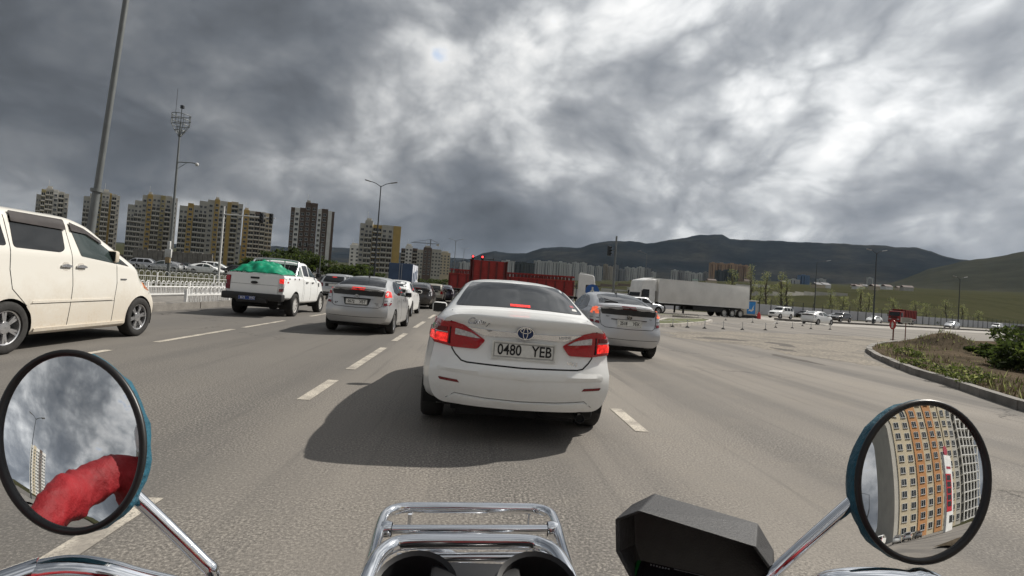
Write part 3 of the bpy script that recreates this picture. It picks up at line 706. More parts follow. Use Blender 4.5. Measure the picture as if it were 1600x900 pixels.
# ---- pickup -----------------------------------------------------------------
def make_pickup():
    L = 4.95; wp = M['white']
    sp = dict(L=L, W=.93, arches=[(1.08,.39,.45),(4.05,.39,.45)], sharp=28, rear=[(.3,.05),(.7,.0),(1.3,.02)], front=[(.2,.1),(.6,.0),(.9,.05),(1.1,.2)], rplan=(.05,6), fplan=(.35,2.6),
      radii=[.04,.05,.3,.05,.05,.2],
      curves=dict(zb=[(0,.58),(.55,.56),(1.6,.42),(3.6,.40),(L,.42)], ws=[(0,.84),(1,.90),(4,.90),(L,.74)], wm=[(0,.87),(1,.93),(4,.93),(4.6,.90),(L,.78)], zm=[(0,.85),(L,.75)],
        wsh=[(0,.86),(1,.90),(3.7,.88),(4.5,.82),(L,.68)], zsh=[(0,1.28),(1.75,1.28),(1.9,1.24),(3.6,1.2),(4.5,1.08),(L,.9)],
        wt=[(0,.83),(1.7,.85),(3.5,.80),(4.5,.7),(L,.6)], zte=[(0,1.335),(1.75,1.335),(1.95,1.3),(3.5,1.27),(4.5,1.14),(L,.95)], ztc=[(0,1.34),(1.75,1.34),(1.95,1.31),(3.5,1.30),(4.5,1.18),(L,.97)]))
    c = Car('pickup_truck', sp, wp, .06, .05); rt = c.root; c.underbody(.28)
    cab = dict(L=2.15, W=.80, arches=[], sharp=28, rear=[(1.2,.0),(1.85,.18)], front=[(1.2,.0),(1.5,.5),(1.85,.95)], rplan=(.04,4), fplan=(.15,3), rfade=.7, ffade=1.5, radii=[.02,.02,.05,.05,.12,.3], segs=[1,1,1,1,5,2,3],
      curves=dict(zb=[(0,1.2)], ws=[(0,.85),(2.15,.80)], wm=[(0,.862),(2.15,.82)], zm=[(0,1.27)], wsh=[(0,.855),(2.15,.80)], zsh=[(0,1.31),(2.15,1.29)], wt=[(0,.66),(1.4,.67),(2.15,.62)], zte=[(0,1.76),(.3,1.80),(1.2,1.80),(2.15,1.72)], ztc=[(0,1.80),(.3,1.86),(1.2,1.86),(2.15,1.78)]))
    cb = Body(cab, .06); cb.me.materials.append(wp); cob = link(bpy.data.objects.new('cab', cb.me), rt); cob.location = (0, 1.82, 0)
    def cp(name, plane, poly, m, off=.006, both=False, r=0):
        if r: poly = rpoly(poly, r)
        me = patch_mesh(cb, name, plane, poly, m, off, .05)
        for k in ((0,1) if both else (0,)):
            if k:
                me = me.copy()
                for v in me.vertices: v.co.x = -v.co.x
                me.flip_normals()
            link(bpy.data.objects.new(name, me), cob)
    cp('rear_window', 'rear', [(-.70,1.36),(.70,1.36),(.60,1.72),(-.60,1.72)], M['glass'], r=.06)
    cp('side_window', 'right', [(.20,1.36),(.28,1.72),(.78,1.74),(.80,1.35)], M['glass'], .005, True, .06); cp('side_window', 'right', [(.88,1.35),(.88,1.74),(1.15,1.72),(1.75,1.36),(1.72,1.335)], M['glass2'], .005, True, .05)
    cp('windscreen', 'front', [(-.66,1.36),(.66,1.36),(.58,1.74),(-.58,1.74)], M['glass'], r=.06)
    # tailgate, lamps, bumper
    c.patch('tailgate', 'rear', [(-.70,.72),(.70,.72),(.70,1.30),(-.70,1.30)], wp, .02, r=.03); c.seam('rear', [(-.70,1.0),(.70,1.0)], .008, off=.022)
    c.patch('tailgate_handle', 'rear', [(-.13,1.175),(.13,1.175),(.13,1.235),(-.13,1.235)], M['trim'], .035, r=.015)
    h, n = c.body.hit('rear', 0, 1.06); b = MB(); b.lathe([(0,.001),(0,1),(.02,1.0)], axis='y', n=24); b.v = [(p[0]*.105, p[1], p[2]*.045) for p in b.v]
    o = b.build('badge', M['ink'], rt); o.location = (0, h.y-.045, 1.06); b = MB(); b.tube([(.105*math.cos(q*PI/14), 0, .045*math.sin(q*PI/14)) for q in range(28)], .006, 6, closed=True); b.build('badge_ring', M['chrome'], o)
    for sx in (-1, 1):
        f = lambda P: [(sx*a, z) for a, z in P]
        lp = c.patch('tail_lamp', 'rear', f([(.725,.80),(.865,.82),(.87,1.24),(.725,1.24)]), M['clearlens'] if sx > 0 else M['darkred'], .012, r=.02, bulge=.012)[0]
        c.patch('lit_lens', 'rear', f([(.735,1.08),(.86,1.08),(.86,1.225),(.735,1.225)]), M['lit'] if sx > 0 else M['redlens'], .028, parent=lp, r=.015); c.patch('lower_lens', 'rear', f([(.735,.82),(.855,.83),(.855,.92),(.735,.91)]), M['darkred'], .028, parent=lp, r=.01)
    b = MB(); b.box(-.90,.90,-.16,.14,.52,.74,0,.04); b.box(-.45,.45,-.18,.0,.44,.6,0,.03); b.build('rear_bumper', M['trim'], rt, 40)
    plate(c, [(-.12,'8572'),(.15,'УНО')], -.12, .58, -.19, .5, .115, M['plateblue'], M['inkw'], tsize=.09, framemat=M['trim'])
    b = MB(); b.tube([(.1,.5,.40),(.1,-.02,.38)], .03, 10); b.box(-.25,.25,.9,1.2,.25,.5,0,.06); b.tube([(-.7,1.08,.39),(.7,1.08,.39)], .05, 8); b.build('rear_axle', M['under'], rt, 40)
    # roll bar of steel tube behind the cab
    b = MB(); b.tube(spl([(-.80,1.25,1.33),(-.74,1.62,1.74),(-.62,1.70,1.84),(0,1.72,1.87),(.62,1.70,1.84),(.74,1.62,1.74),(.80,1.25,1.33)], 6), .035, 10)
    for sx in (-.25,.25): b.tube([(sx,1.72,1.86),(sx,1.74,1.34)], .022, 8)
    b.build('roll_bar', M['alloy'], rt, 50)
    c.patch('side_badge', 'right', [(.30,1.10),(.42,1.10),(.42,1.15),(.30,1.15)], M['redlens'], .004, both=True)
    for y0 in (.42,.86,1.3): c.patch('tie_hook', 'right', [(y0,1.22),(y0+.09,1.22),(y0+.06,1.27),(y0+.03,1.27)], M['trim'], .012, both=True, step=.03)
    c.seam('right', [(1.80,1.31),(1.78,.5)], .012, both=True); c.seam('right', [(1.9,1.28),(1.95,.8),(1.92,.48)], both=True); c.seam('right', [(2.66,1.28),(2.66,.45)], both=True); c.seam('right', [(3.55,1.25),(3.5,.45)], both=True)
    for y0 in (2.08, 2.78): c.patch('door_handle', 'right', [(y0,1.12),(y0+.2,1.12),(y0+.2,1.16),(y0,1.16)], M['trim'], .03, both=True)
    c.patch('fender_vent', 'right', [(3.62,1.0),(3.72,1.0),(3.76,1.14),(3.62,1.14)], M['trim'], .01, both=True); c.patch('headlamp', 'front', [(.5,.85),(.82,.88),(.78,1.04),(.52,1.0)], M['clearlens'], .01, both=True)
    c.mirror(3.42, 1.40, .86, M['trim'], .18)
    c.wheels(.385, .25, .95, 'steel', M['steel'], 28)
    place(rt, -6.83, 16.4, rad(1.0), rad(.7), 0, 'white pickup truck with a green tarpaulin heaped in its bed', 'pickup truck')
    # tarpaulin heap: a creased sheet
    n = 46; V = []; Fc = []
    rng = np.random.RandomState(3); ph = rng.rand(12)*6.28; fx = rng.randn(12)*7; fy = rng.randn(12)*7
    for j in range(n):
        for i in range(n):
            u, v = i/(n-1)*2-1, j/(n-1)*2-1
            e = max(0, 1-abs(u)**3.0)*max(0, 1-abs(v)**3.0)
            x, y = u*.80, .86+v*.80
            top = .04+.30*e*(1-.25*u)+.05*math.exp(-((u-.2)**2+(v+.1)**2)*6)
            cr = sum(abs(math.sin(fx[k]*x+fy[k]*y+ph[k])) for k in range(12))/12-.6
            V.append((x, y, 1.335+top+cr*.30*(.30+e)))
    for j in range(n-1):
        for i in range(n-1): Fc.append((j*n+i, j*n+i+1, (j+1)*n+i+1, (j+1)*n+i))
    me = bpy.data.meshes.new('tarpaulin'); me.from_pydata(V, [], Fc); me.materials.append(mat('green_tarpaulin', (.0,.23,.12), .38, var=.3, vscale=5, bump=.4, bscale=14)); shade(me, 60)
    md = link(bpy.data.objects.new('tarpaulin', me)); so = md.modifiers.new('solid', 'SOLIDIFY'); so.thickness = .012
    md.location = rt.location; md.rotation_euler = rt.rotation_euler
    tag(md, 'crumpled green tarpaulin heaped in the bed of the white pickup', 'tarpaulin')
    return rt

# ---- sport utility ----------------------------------------------------------
def make_suv(paintmat, boxy=True, rack=False, name='sport_utility_car', near=False):
    L = 4.75; H = 1.88 if boxy else 1.68
    s_ = H/1.88
    sp = dict(L=L, W=.93, arches=[(1.0,.38,.44),(3.85,.38,.44)], sharp=30, rear=[(.3,.06),(.5,.0),(.75,.0),(.85,.05),(1.2,.08),(1.5,.16 if boxy else .4),(1.9,.3 if boxy else .7)], front=[(.2,.1),(.6,.0),(.95,.06),(1.1,.2)], rplan=(.16,4), fplan=(.3,3), radii=[.05,.06,.3,.06,.12,.3],
      curves=dict(zb=[(0,.38),(.6,.30),(4,.28),(L,.34)], ws=[(0,.82),(1,.90),(4,.90),(L,.74)], wm=[(0,.87),(1,.93),(4,.93),(L,.78)], zm=[(0,.8),(L,.7)],
        wsh=[(0,.83),(.5,.875),(3.7,.87),(4.4,.83),(L,.72)], zsh=[(0,1.18*s_),(3.4,1.14*s_),(4.4,1.04*s_),(L,.92*s_)],
        wt=[(0,.66),(.3,.70),(2.6,.69),(3.4,.74),(4.4,.72),(L,.62)], zte=[(0,1.66*s_),(.3,1.80*s_),(2.3,1.82*s_),(2.65,1.76*s_),(3.4,1.22*s_),(4.3,1.12*s_),(L,.96*s_)],
        ztc=[(0,1.72*s_),(.3,1.85*s_),(2.3,1.88*s_),(2.65,1.82*s_),(3.4,1.26*s_),(4.3,1.16*s_),(L,.98*s_)]))
    c = Car(name, sp, paintmat, .085 if not near else .06, .08 if not near else .05); rt = c.root; c.underbody(.25); q = s_
    c.patch('rear_window', 'rear', [(-.66,1.24*q),(.66,1.24*q),(.58,1.68*q),(-.58,1.68*q)], M['glass'], .006, r=.05)
    for a, b_ in ((.28,1.0),(1.08,1.85),(1.93,2.72)):
        c.patch('side_window', 'right', [(a,1.23*q),(a+.04,1.72*q),(b_-(.30 if a > 1.9 else 0),1.74*q),(b_+(.35 if a > 1.9 else 0),1.20*q)], M['glass'], .006, both=True, r=.05)
    c.patch('windscreen', 'front', [(-.68,1.30*q),(.68,1.30*q),(.60,1.76*q),(-.60,1.76*q)], M['glass'], .006, r=.05)
    c.patch('tail_lamp', 'rear', [(.62,.9*q),(.84,.92*q),(.82,1.18*q),(.66,1.18*q)], M['redlens'] if not near else M['darkred'], .012, both=True, r=.02)
    c.patch('headlamp', 'front', [(.5,.82*q),(.80,.84*q),(.78,.98*q),(.5,.96*q)], M['clearlens'], .012, both=True, r=.02); c.patch('grille', 'front', [(-.42,.66*q),(.42,.66*q),(.42,.94*q),(-.42,.94*q)], M['trim'], .008)
    c.seam('right', [(1.04,1.2*q),(1.1,.5)], .012, both=True); c.seam('right', [(1.9,1.2*q),(1.9,.4)], .012, both=True); c.seam('right', [(3.1,1.12*q),(3.05,.4)], .012, both=True)
    c.patch('bumper_insert', 'rear', [(-.8,.42),(.8,.42),(.8,.5),(-.8,.5)], M['trim'], .006)
    if near:
        h, n = c.body.hit('rear', 0, .92); plate(c, [], 0, .93, h.y-.02)
        c.patch('plate_surround', 'rear', [(-.5,.84),(.5,.84),(.5,1.04),(-.5,1.04)], M['trim'], .004)
        c.patch('brake_light', 'rear', [(-.14,1.60*q),(.14,1.60*q),(.14,1.63*q),(-.14,1.63*q)], M['lit'], .014)
    if rack:
        b = MB()
        for sx in (-.6,.6): b.tube([(sx,.5,H+.12),(sx,2.3,H+.12)], .02, 6)
        for y in (.5,.8,1.1,1.4,1.7,2.0,2.3): b.tube([(-.6,y,H+.12),(.6,y,H+.12)], .016, 6)
        for y in (.6,1.4,2.2):
            for sx in (-.6,.6): b.tube([(sx,y,H-.08),(sx,y,H+.12)], .015, 6)
        b.build('roof_rack', M['trim'], rt); b = MB(); b.lathe([(0,.12),(0,.30),(.04,.34),(.16,.34),(.2,.30),(.2,.12)], axis='z', n=20); o = b.build('spare_wheel', M['rubber'], rt, 40); o.location = (0,.95,H+.14)
    c.mirror(3.05, 1.22*q, .86, sz=.18)
    c.wheels(.39 if boxy else .36, .24, .92, 'five', n=20)
    return rt
# ------------------------------------------------------------------ laying out: picture direction -> place in the world
def ray(px, py): return (_F+_R*((px-800)/800.)-_U*((py-434)/800.)).normalized()
CAMP = Vector((0, 0, CAM_H))
def at(px, py, Y): d = ray(px, py); return CAMP+d*(Y/d.y)
def gnd(px, py, z=0.0): d = ray(px, py); return CAMP+d*((z-CAM_H)/d.z)

# ------------------------------------------------------------------ terrain
def smooth(a, b, x): t = max(0., min(1., (x-a)/(b-a))); return t*t*(3-2*t)
def terrain_h(x, y):
    D = math.hypot(x, y); az = math.degrees(math.atan2(x, y))
    r = smooth(5, 32, az)*(1-smooth(120, 170, abs(az)))                       # right: the valley floor climbs to the mountains
    n = -(x-36.2)*.45+(y-60.8)*.893                                          # distance beyond the cross road
    h = (1-r)*.034*max(0, D-420)+r*.052*max(0, D-150)*smooth(30, 160, n)
    lot = smooth(-22, -34, x)*smooth(28, 55, y)*.75
    return (h+lot)*(1 if y > -50 else max(.15, 1+(y+50)/900) if y > -900 else .15)
def sheet_material(name, build):
    m = bpy.data.materials.new(name); m.use_nodes = True; t = NT(m.node_tree); build(t, t.n['Principled BSDF']); MATS[name] = m; return m
def _grass(t, b):
    g = t.new('ShaderNodeNewGeometry').outputs['Position']
    n1 = t.noise(g, .012, 6, .6); n2 = t.noise(g, .18, 6, .65); n3 = t.noise(g, 2.2, 5, .7)
    c = t.ramp(n1, [(.35, (.040,.044,.022)), (.5, (.054,.055,.030)), (.62, (.032,.037,.018)), (.72, (.072,.065,.042))])
    c = t.mix(t.ramp(n2, [(.35, 0.), (.7, .75)]), c, (.07,.064,.042, 1))
    c = t.mix(t.ramp(n3, [(.4, 0.), (.75, .5)]), c, (.020,.026,.012, 1))
    t.set(b.inputs['Base Color'], c); b.inputs['Roughness'].default_value = 1; b.inputs['Specular IOR Level'].default_value = 0
GRASS = sheet_material('dry_grassland', _grass)
def _asphalt(t, b):
    g = t.new('ShaderNodeNewGeometry').outputs['Position']
    x, y, z = t.sep(g)
    lane = t.noise(t.comb(x, t.math('MULTIPLY', y, .03), 0), .75, 3, .5)             # wheel tracks and patched strips along the lanes
    big = t.noise(g, .16, 5, .6); mid = t.noise(g, 1.3, 6, .68); fine = t.noise(g, 58., 3, .75); spk = t.noise(g, 130., 2, .6)
    c = t.ramp(lane, [(.30, (.130,.123,.115)), (.42, (.172,.160,.146)), (.52, (.235,.215,.191)), (.66, (.272,.249,.218))])
    c = t.mix(t.ramp(big, [(.36, .0), (.66, .55)]), c, (.160,.151,.142, 1))
    c = t.mix(t.ramp(mid, [(.50, 0.), (.78, .5)]), c, (.275,.25,.215, 1))
    dist = t.vmath('LENGTH', g)
    old = t.math('ADD', x, t.math('MULTIPLY', t.noise(t.comb(t.math('MULTIPLY', x, .6), t.math('MULTIPLY', y, .12), 3.0), 1.0, 4, .6), 2.4))
    c = t.mix(t.math('MULTIPLY', t.ramp(t.math('MULTIPLY_ADD', old, .1, .6), [(.30, 1.), (.52, 1.), (.60, .45), (.70, 0.)]), .62), c, (.105,.101,.096, 1))       # left lanes: newer, darker surface
    near = t.ramp(t.math('DIVIDE', dist, 14.0, clamp=True), [(.0, .82), (.35, .66), (1., .10)])      # stones show only close by
    worn = t.ramp(t.noise(g, .45, 4, .6), [(.40, .28), (.60, 1.)])
    c = t.mix(t.math('MULTIPLY', t.math('MULTIPLY', t.ramp(fine, [(.39, .98), (.485, 0.)]), near), worn), c, (.045,.042,.040, 1))
    c = t.mix(t.math('MULTIPLY', t.math('MULTIPLY', t.ramp(fine, [(.53, 0.), (.61, .85)]), near), worn), c, (.46,.425,.375, 1))
    c = t.mix(t.math('MULTIPLY', t.ramp(spk, [(.36, .55), (.5, 0.)]), near), c, (.09,.085,.08, 1))
    scuff = t.noise(t.comb(t.math('MULTIPLY', x, 5.0), t.math('MULTIPLY', y, .16), 0), 1.0, 5, .7)
    c = t.mix(t.ramp(scuff, [(.56, 0.), (.72, .55)]), c, (.105,.100,.095, 1))                            # scuffs and old joints running with the lanes
    ck = t.new('ShaderNodeTexVoronoi'); ck.feature = 'DISTANCE_TO_EDGE'; ck.inputs['Scale'].default_value = .38
    t.set(ck.inputs['Vector'], t.vmath('ADD', g, t.vmath('MULTIPLY', t.comb(t.noise(g, 1.1, 5, .7), t.noise(t.vmath('ADD', g, (7,3,1)), 1.1, 5, .7), 0), (1.6,1.6,0))))
    c = t.mix(t.math('MULTIPLY', t.ramp(ck.outputs['Distance'], [(.0, .85), (.008, 0.)]), t.ramp(t.noise(g, .22, 3, .5), [(.54, 0.), (.60, 1.)])), c, (.05,.047,.044, 1))
    c = t.mix(t.ramp(t.noise(g, 4.2, 4, .75, .6), [(.72, 0.), (.77, .8)]), c, (.055,.052,.048, 1))           # oil drops and dents
    t.set(b.inputs['Base Color'], c); t.set(b.inputs['Roughness'], t.ramp(mid, [(.3, .82), (.7, .97)])); b.inputs['Specular IOR Level'].default_value = .12
    bp = t.new('ShaderNodeBump'); bp.inputs['Strength'].default_value = .35; bp.inputs['Distance'].default_value = .005
    t.set(bp.inputs['Height'], t.math('ADD', fine, t.math('MULTIPLY', mid, .6))); t.l.new(bp.outputs[0], b.inputs['Normal'])
ASPH = sheet_material('worn_asphalt', _asphalt)
def _soil(t, b):
    g = t.new('ShaderNodeNewGeometry').outputs['Position']
    n = t.noise(g, .9, 6, .65); f = t.noise(g, 14., 5, .7)
    c = t.ramp(n, [(.3, (.062,.052,.038)), (.5, (.100,.080,.058)), (.65, (.145,.112,.080)), (.8, (.07,.064,.038))])
    c = t.mix(t.ramp(f, [(.45, 0.), (.7, .7)]), c, (.048,.042,.030, 1))
    t.set(b.inputs['Base Color'], c); b.inputs['Roughness'].default_value = 1.0; b.inputs['Specular IOR Level'].default_value = 0
    bp = t.new('ShaderNodeBump'); bp.inputs['Strength'].default_value = .8; bp.inputs['Distance'].default_value = .05; t.set(bp.inputs['Height'], f); t.l.new(bp.outputs[0], b.inputs['Normal'])
SOIL = sheet_material('bare_soil', _soil)
def _conc(t, b):
    g = t.new('ShaderNodeNewGeometry').outputs['Position']
    n = t.noise(g, 1.7, 6, .65); f = t.noise(g, 40., 4, .7)
    c = t.ramp(n, [(.3, (.12,.112,.10)), (.6, (.24,.225,.205)), (.8, (.18,.165,.145))]); c = t.mix(t.ramp(f, [(.45, 0.), (.72, .6)]), c, (.12,.11,.10, 1))
    t.set(b.inputs['Base Color'], c); b.inputs['Roughness'].default_value = .9
CONC = sheet_material('weathered_concrete', _conc)
def _line(t, b):
    g = t.new('ShaderNodeNewGeometry').outputs['Position']
    f = t.noise(g, 60., 4, .8); n = t.noise(g, 3.2, 5, .6)
    w = t.math('MULTIPLY', t.ramp(f, [(.40, .05), (.53, 1.)]), t.ramp(n, [(.36, .15), (.56, 1.)]))
    t.set(b.inputs['Base Color'], t.mix(w, (.22,.20,.175, 1), (.52,.475,.40, 1))); b.inputs['Roughness'].default_value = .85
LINE = sheet_material('worn_road_paint', _line)

def build_ground():
    rs = [0, 6, 14, 25, 40, 60, 80, 100, 125, 150, 180, 220, 280, 350, 450, 600, 800, 1100, 1500, 2100, 3000, 4500, 7000, 11000, 18000]; na = 240
    V = [(0,0,-.012)]; Fc = []
    for r in rs[1:]:
        for k in range(na):
            a = 2*PI*k/na; x, y = r*math.sin(a), r*math.cos(a)
            n = 0 if r < 200 else math.sin(x*.011+1.3)*math.cos(y*.009+.4)*.012*min(r,2500)*.35
            V.append((x, y, -.012+terrain_h(x, y)+n*smooth(200,700,r)*(.4 if abs(math.degrees(a)) > 0 else 1)))
    for k in range(na): Fc.append((0, 1+(k+1)%na, 1+k))
    for i in range(len(rs)-2):
        for k in range(na): Fc.append((1+i*na+k, 1+i*na+(k+1)%na, 1+(i+1)*na+(k+1)%na, 1+(i+1)*na+k))
    me = bpy.data.meshes.new('ground'); me.from_pydata(V, [], Fc); me.materials.append(GRASS); fix_normals(me); shade(me, 60)
    tag(link(bpy.data.objects.new('ground', me)), kind='structure')
build_ground()

def flat(name, poly, z, m, parent=None, kind='structure'):
    b = MB(); b.add([(p[0], p[1], z) for p in poly], [tuple(range(len(poly)))])
    me = bpy.data.meshes.new(name); bm = bmesh.new(); vs = [bm.verts.new((p[0], p[1], z)) for p in poly]; f = bm.faces.new(vs)
    if f.normal.z < 0: f.normal_flip()
    bmesh.ops.recalc_face_normals(bm, faces=bm.faces)
    f.normal_update()
    if f.normal.z < 0: bmesh.ops.reverse_faces(bm, faces=bm.faces)
    bmesh.ops.triangulate(bm, faces=bm.faces); bm.to_mesh(me); bm.free(); me.materials.append(m)
    o = link(bpy.data.objects.new(name, me), parent)
    if parent is None: tag(o, kind=kind)
    return o
CR = Vector((.893, .45, 0)).normalized(); CN = Vector((-CR.y, CR.x, 0))      # direction of the cross road to the right and its far side
def cross_pt(o, a, n): return Vector(o)+CR*a+CN*n
O = Vector((36.2, 60.8, 0))                                                  # a point on the cross road's median
road = flat('road', [(-9.5,-60),(30,-60),(30,-30),(95,20),cross_pt(O,180,-16)[:2],cross_pt(O,180,24)[:2],cross_pt(O,12,24)[:2],(40,104),(8,150),(6,330),(-10,330),(-9.5,150)], 0.0, ASPH)
far_road = flat('side_road', [(-60,-60),(-15.2,-60),(-15.2,200),(-60,200)], .002, ASPH)
# left roadside strip between the carriageways
flat('median_strip', [(-15.2,-60),(-9.5,-60),(-9.5,150),(-15.2,150)], .14, CONC)
def kerb_run(name, pts, w, h, m, gap=.012, seg=1.0, z=0.0, label=None):
    """kerb stones laid end to end along a line, each stone its own piece"""
    P = [Vector((p[0], p[1], z)) for p in pts]; root = empty(name, P[0]); tag(root, kind='structure')
    k = 0
    for i in range(len(P)-1):
        d = P[i+1]-P[i]; n = max(1, round(d.length/seg)); u = d.normalized(); s_ = Vector((-u.y, u.x, 0))
        for j in range(n):
            a = P[i]+d*(j/n)+u*gap; b = P[i]+d*((j+1)/n)-u*gap; hh = h+random.uniform(-.012,.012); c = (a+b)/2-P[0]+s_*random.uniform(-.012,.012)
            q = MB(); q.obox(c+Vector((0,0,hh/2-.03)), u*((b-a).length/2), s_*(w/2), (0,0,hh/2+.03)); q.build('kerb_stone', m, root); k += 1
    return root
kerb_run('median_kerb', [(-9.5, 6), (-9.5, 12)], .22, .2, CONC, seg=2.0)
kerb_run('median_kerb', [(-9.5, 12), (-9.5, 44)], .22, .22, CONC, seg=1.6)
b = MB(); b.box(-9.61,-9.39,44,150,-.05,.2); tag(b.build('median_kerb', CONC), kind='structure')
b = MB(); b.box(-15.3,-15.1,-60,150,-.05,.2); tag(b.build('median_kerb', CONC), kind='structure')

# lane markings, each dash its own worn sheet
def dash(x, y0, y1, w=.14, name='lane_dash'):
    flat(name, [(x-w/2,y0),(x+w/2,y0),(x+w/2,y1),(x-w/2,y1)], .005, LINE, road)
for a, c in ((.9,3.13),(5.75,6.95),(7.85,10.7),(12.0,14.0),(16.0,19),(21,24),(27,30),(33,36),(39,42),(46,49),(54,57)): dash(-1.78, a, c)
for a, c in ((7.6,8.35),(9.5,12.4),(12.9,15.6),(18,21),(24,27),(30,33),(36,39)): dash(-5.55, a, c, .13)
for a, c in ((-2.5,-.5),(1.0,1.6),(5.15,6.15),(9.2,12.0),(15,18),(21,24)): dash(1.80, a, c, .14)
# potholes worn through the surface near the junction
PH = mat('broken_asphalt', (.085,.075,.065), 1.0, var=.3, vscale=3, bump=.5, bscale=30)
for (px, py, rx, ry) in ((1216,537,.5,.8),(1222,546,.4,.7),(1232,541,.35,.5),(1238,560,.25,1.3),(1305,533,.9,.3),(1292,523,1.6,.5),(1130,530,1.3,.7),(1350,531,1.2,.35)):
    g = gnd(px, py); n = 14; flat('pothole', [(g.x+rx*math.cos(2*PI*k/n)*random.uniform(.6,1.1), g.y+ry*math.sin(2*PI*k/n)*random.uniform(.6,1.1)) for k in range(n)], .0042, PH, road)

# pale worn concrete of the cross road nearer than its median
CROSS = sheet_material('pale_worn_concrete', lambda t, b: (t.set(b.inputs['Base Color'], t.ramp(t.noise(t.new('ShaderNodeNewGeometry').outputs['Position'], .35, 7, .68), [(.3, (.22,.205,.185)), (.5, (.30,.28,.25)), (.7, (.36,.335,.30))])), t.set(b.inputs['Roughness'], .9)))
flat('cross_road', [cross_pt(O,-4,-8)[:2], cross_pt(O,178,-9)[:2], cross_pt(O,178,13)[:2], cross_pt(O,14,13)[:2], cross_pt(O,-2,2)[:2]], .006, CROSS)

# dusty broken ground where the junction surface has worn away
DUST = sheet_material('dusty_gravel', lambda t, b: (lambda g: (t.set(b.inputs['Base Color'], t.mix(t.ramp(t.noise(g, 9., 5, .75), [(.42, .8), (.6, 0.)]), t.ramp(t.noise(g, .5, 7, .7), [(.3, (.13,.115,.095)), (.44, (.21,.185,.15)), (.56, (.31,.27,.215)), (.68, (.25,.215,.17)), (.78, (.15,.135,.11))]), (.085,.077,.066,1))), t.set(b.inputs['Roughness'], .97)))(t.new('ShaderNodeNewGeometry').outputs['Position']))
rd = random.Random(4)
def rough_edge(pts, amp=.35, n=6):
    out = []
    for i in range(len(pts)):
        a, c = Vector(pts[i]), Vector(pts[(i+1) % len(pts)])
        for k in range(n): q = a+(c-a)*(k/n); s_ = amp*min(1, q.length/25); out.append((q.x+rd.uniform(-1,1)*s_, q.y+rd.uniform(-1,1)*s_))
    return out
flat('dusty_patch', rough_edge([tuple(gnd(a, c)[:2]) for a, c in ((1035,519),(1130,518),(1230,521),(1330,525),(1400,530),(1362,540),(1350,548),(1362,562),(1400,577),(1330,566),(1250,556),(1180,541),(1100,533),(1050,527))]), .0035, DUST)

# ---- soil island with kerb on the right --------------------------------------
KP = [(7.6,3.2)]+[tuple(gnd(a, c, .0)[:2]) for a, c in ((1600,641),(1540,621),(1480,600),(1430,585),(1395,571),(1371,560),(1359,551.5),(1358,546.5),(1367,542),(1385,538.5),(1400,536.5))]
isl_poly = KP+[(31,32),(46,39),(90,60),(95,18),(40,-10),(7.0,-10)]
def island_sheet():
    me = bpy.data.meshes.new('soil_island'); xs = np.arange(6, 62, .55); ys = np.arange(-6, 45, .55)
    pts = [Vector(p) for p in isl_poly]; nb = len(pts); base = [(p[0],p[1]) for p in isl_poly]
    for x in xs:
        for y in ys:
            if inpoly((x,y), base) and pdist((x,y), base) > .3: pts.append(Vector((x,y)))
    r = delaunay_2d_cdt(pts, [(i,(i+1)%nb) for i in range(nb)], [], 1, 1e-5)
    def hz(x, y):
        e = min(1, pdist((x,y), base)/.8); m = gnd(1478,545)
        h = .10+e*(.05+.05*math.sin(x*1.7+y*.6)*math.sin(y*1.3-x*.4)+.04*math.sin(x*3.9+1)*math.sin(y*4.3))
        h += .72*math.exp(-(((x-21.3)/1.15)**2+((y-21.8)/1.1)**2))*(1+.16*math.sin(x*5.1)*math.sin(y*4.7))            # the spoil heap
        h += .25*math.exp(-(((x-27)/3.5)**2+((y-20)/3.0)**2))
        return h
    me.from_pydata([(p[0], p[1], hz(p[0], p[1])) for p in r[0]], [], r[2]); me.materials.append(SOIL); fix_normals(me); shade(me, 60)
    o = tag(link(bpy.data.objects.new('soil_island', me)), kind='structure'); return hz
isl_h = island_sheet()
kerb_run('island_kerb', KP, .17, .15, CONC, seg=1.15)

# ---- small grass islands with painted kerb, by the right-hand liftback ---------
GI = mat('mown_grass', (.085,.095,.03), .95, var=.35, vscale=.9)
def grass_island(px, name):
    P = [gnd(*p) for p in px]; root = flat(name, [p[:2] for p in P], .14, GI); k = 0
    for i in range(len(P)):
        a, c = P[i], P[(i+1)%len(P)]; d = c-a; n = max(1, round(d.length/1.3)); u = d.normalized(); s_ = Vector((-u.y,u.x,0))
        for j in range(n):
            q = MB(); q.obox(a+d*((j+.5)/n)+Vector((0,0,.07)), u*(d.length/n/2-.02), s_*.12, (0,0,.11)); q.build('kerb_stone', M['kerbw'], root)
M['kerbw'] = mat('whitewashed_kerb', (.42,.39,.35), .9, var=.25, vscale=2)
grass_island([(1000,512),(1060,510),(1100,506.5),(1111,503),(1098,500.5),(1040,500.5)], 'grass_island')
grass_island([(1000,494),(1050,495),(1094,499),(1060,494.5),(1010,491)], 'grass_island')

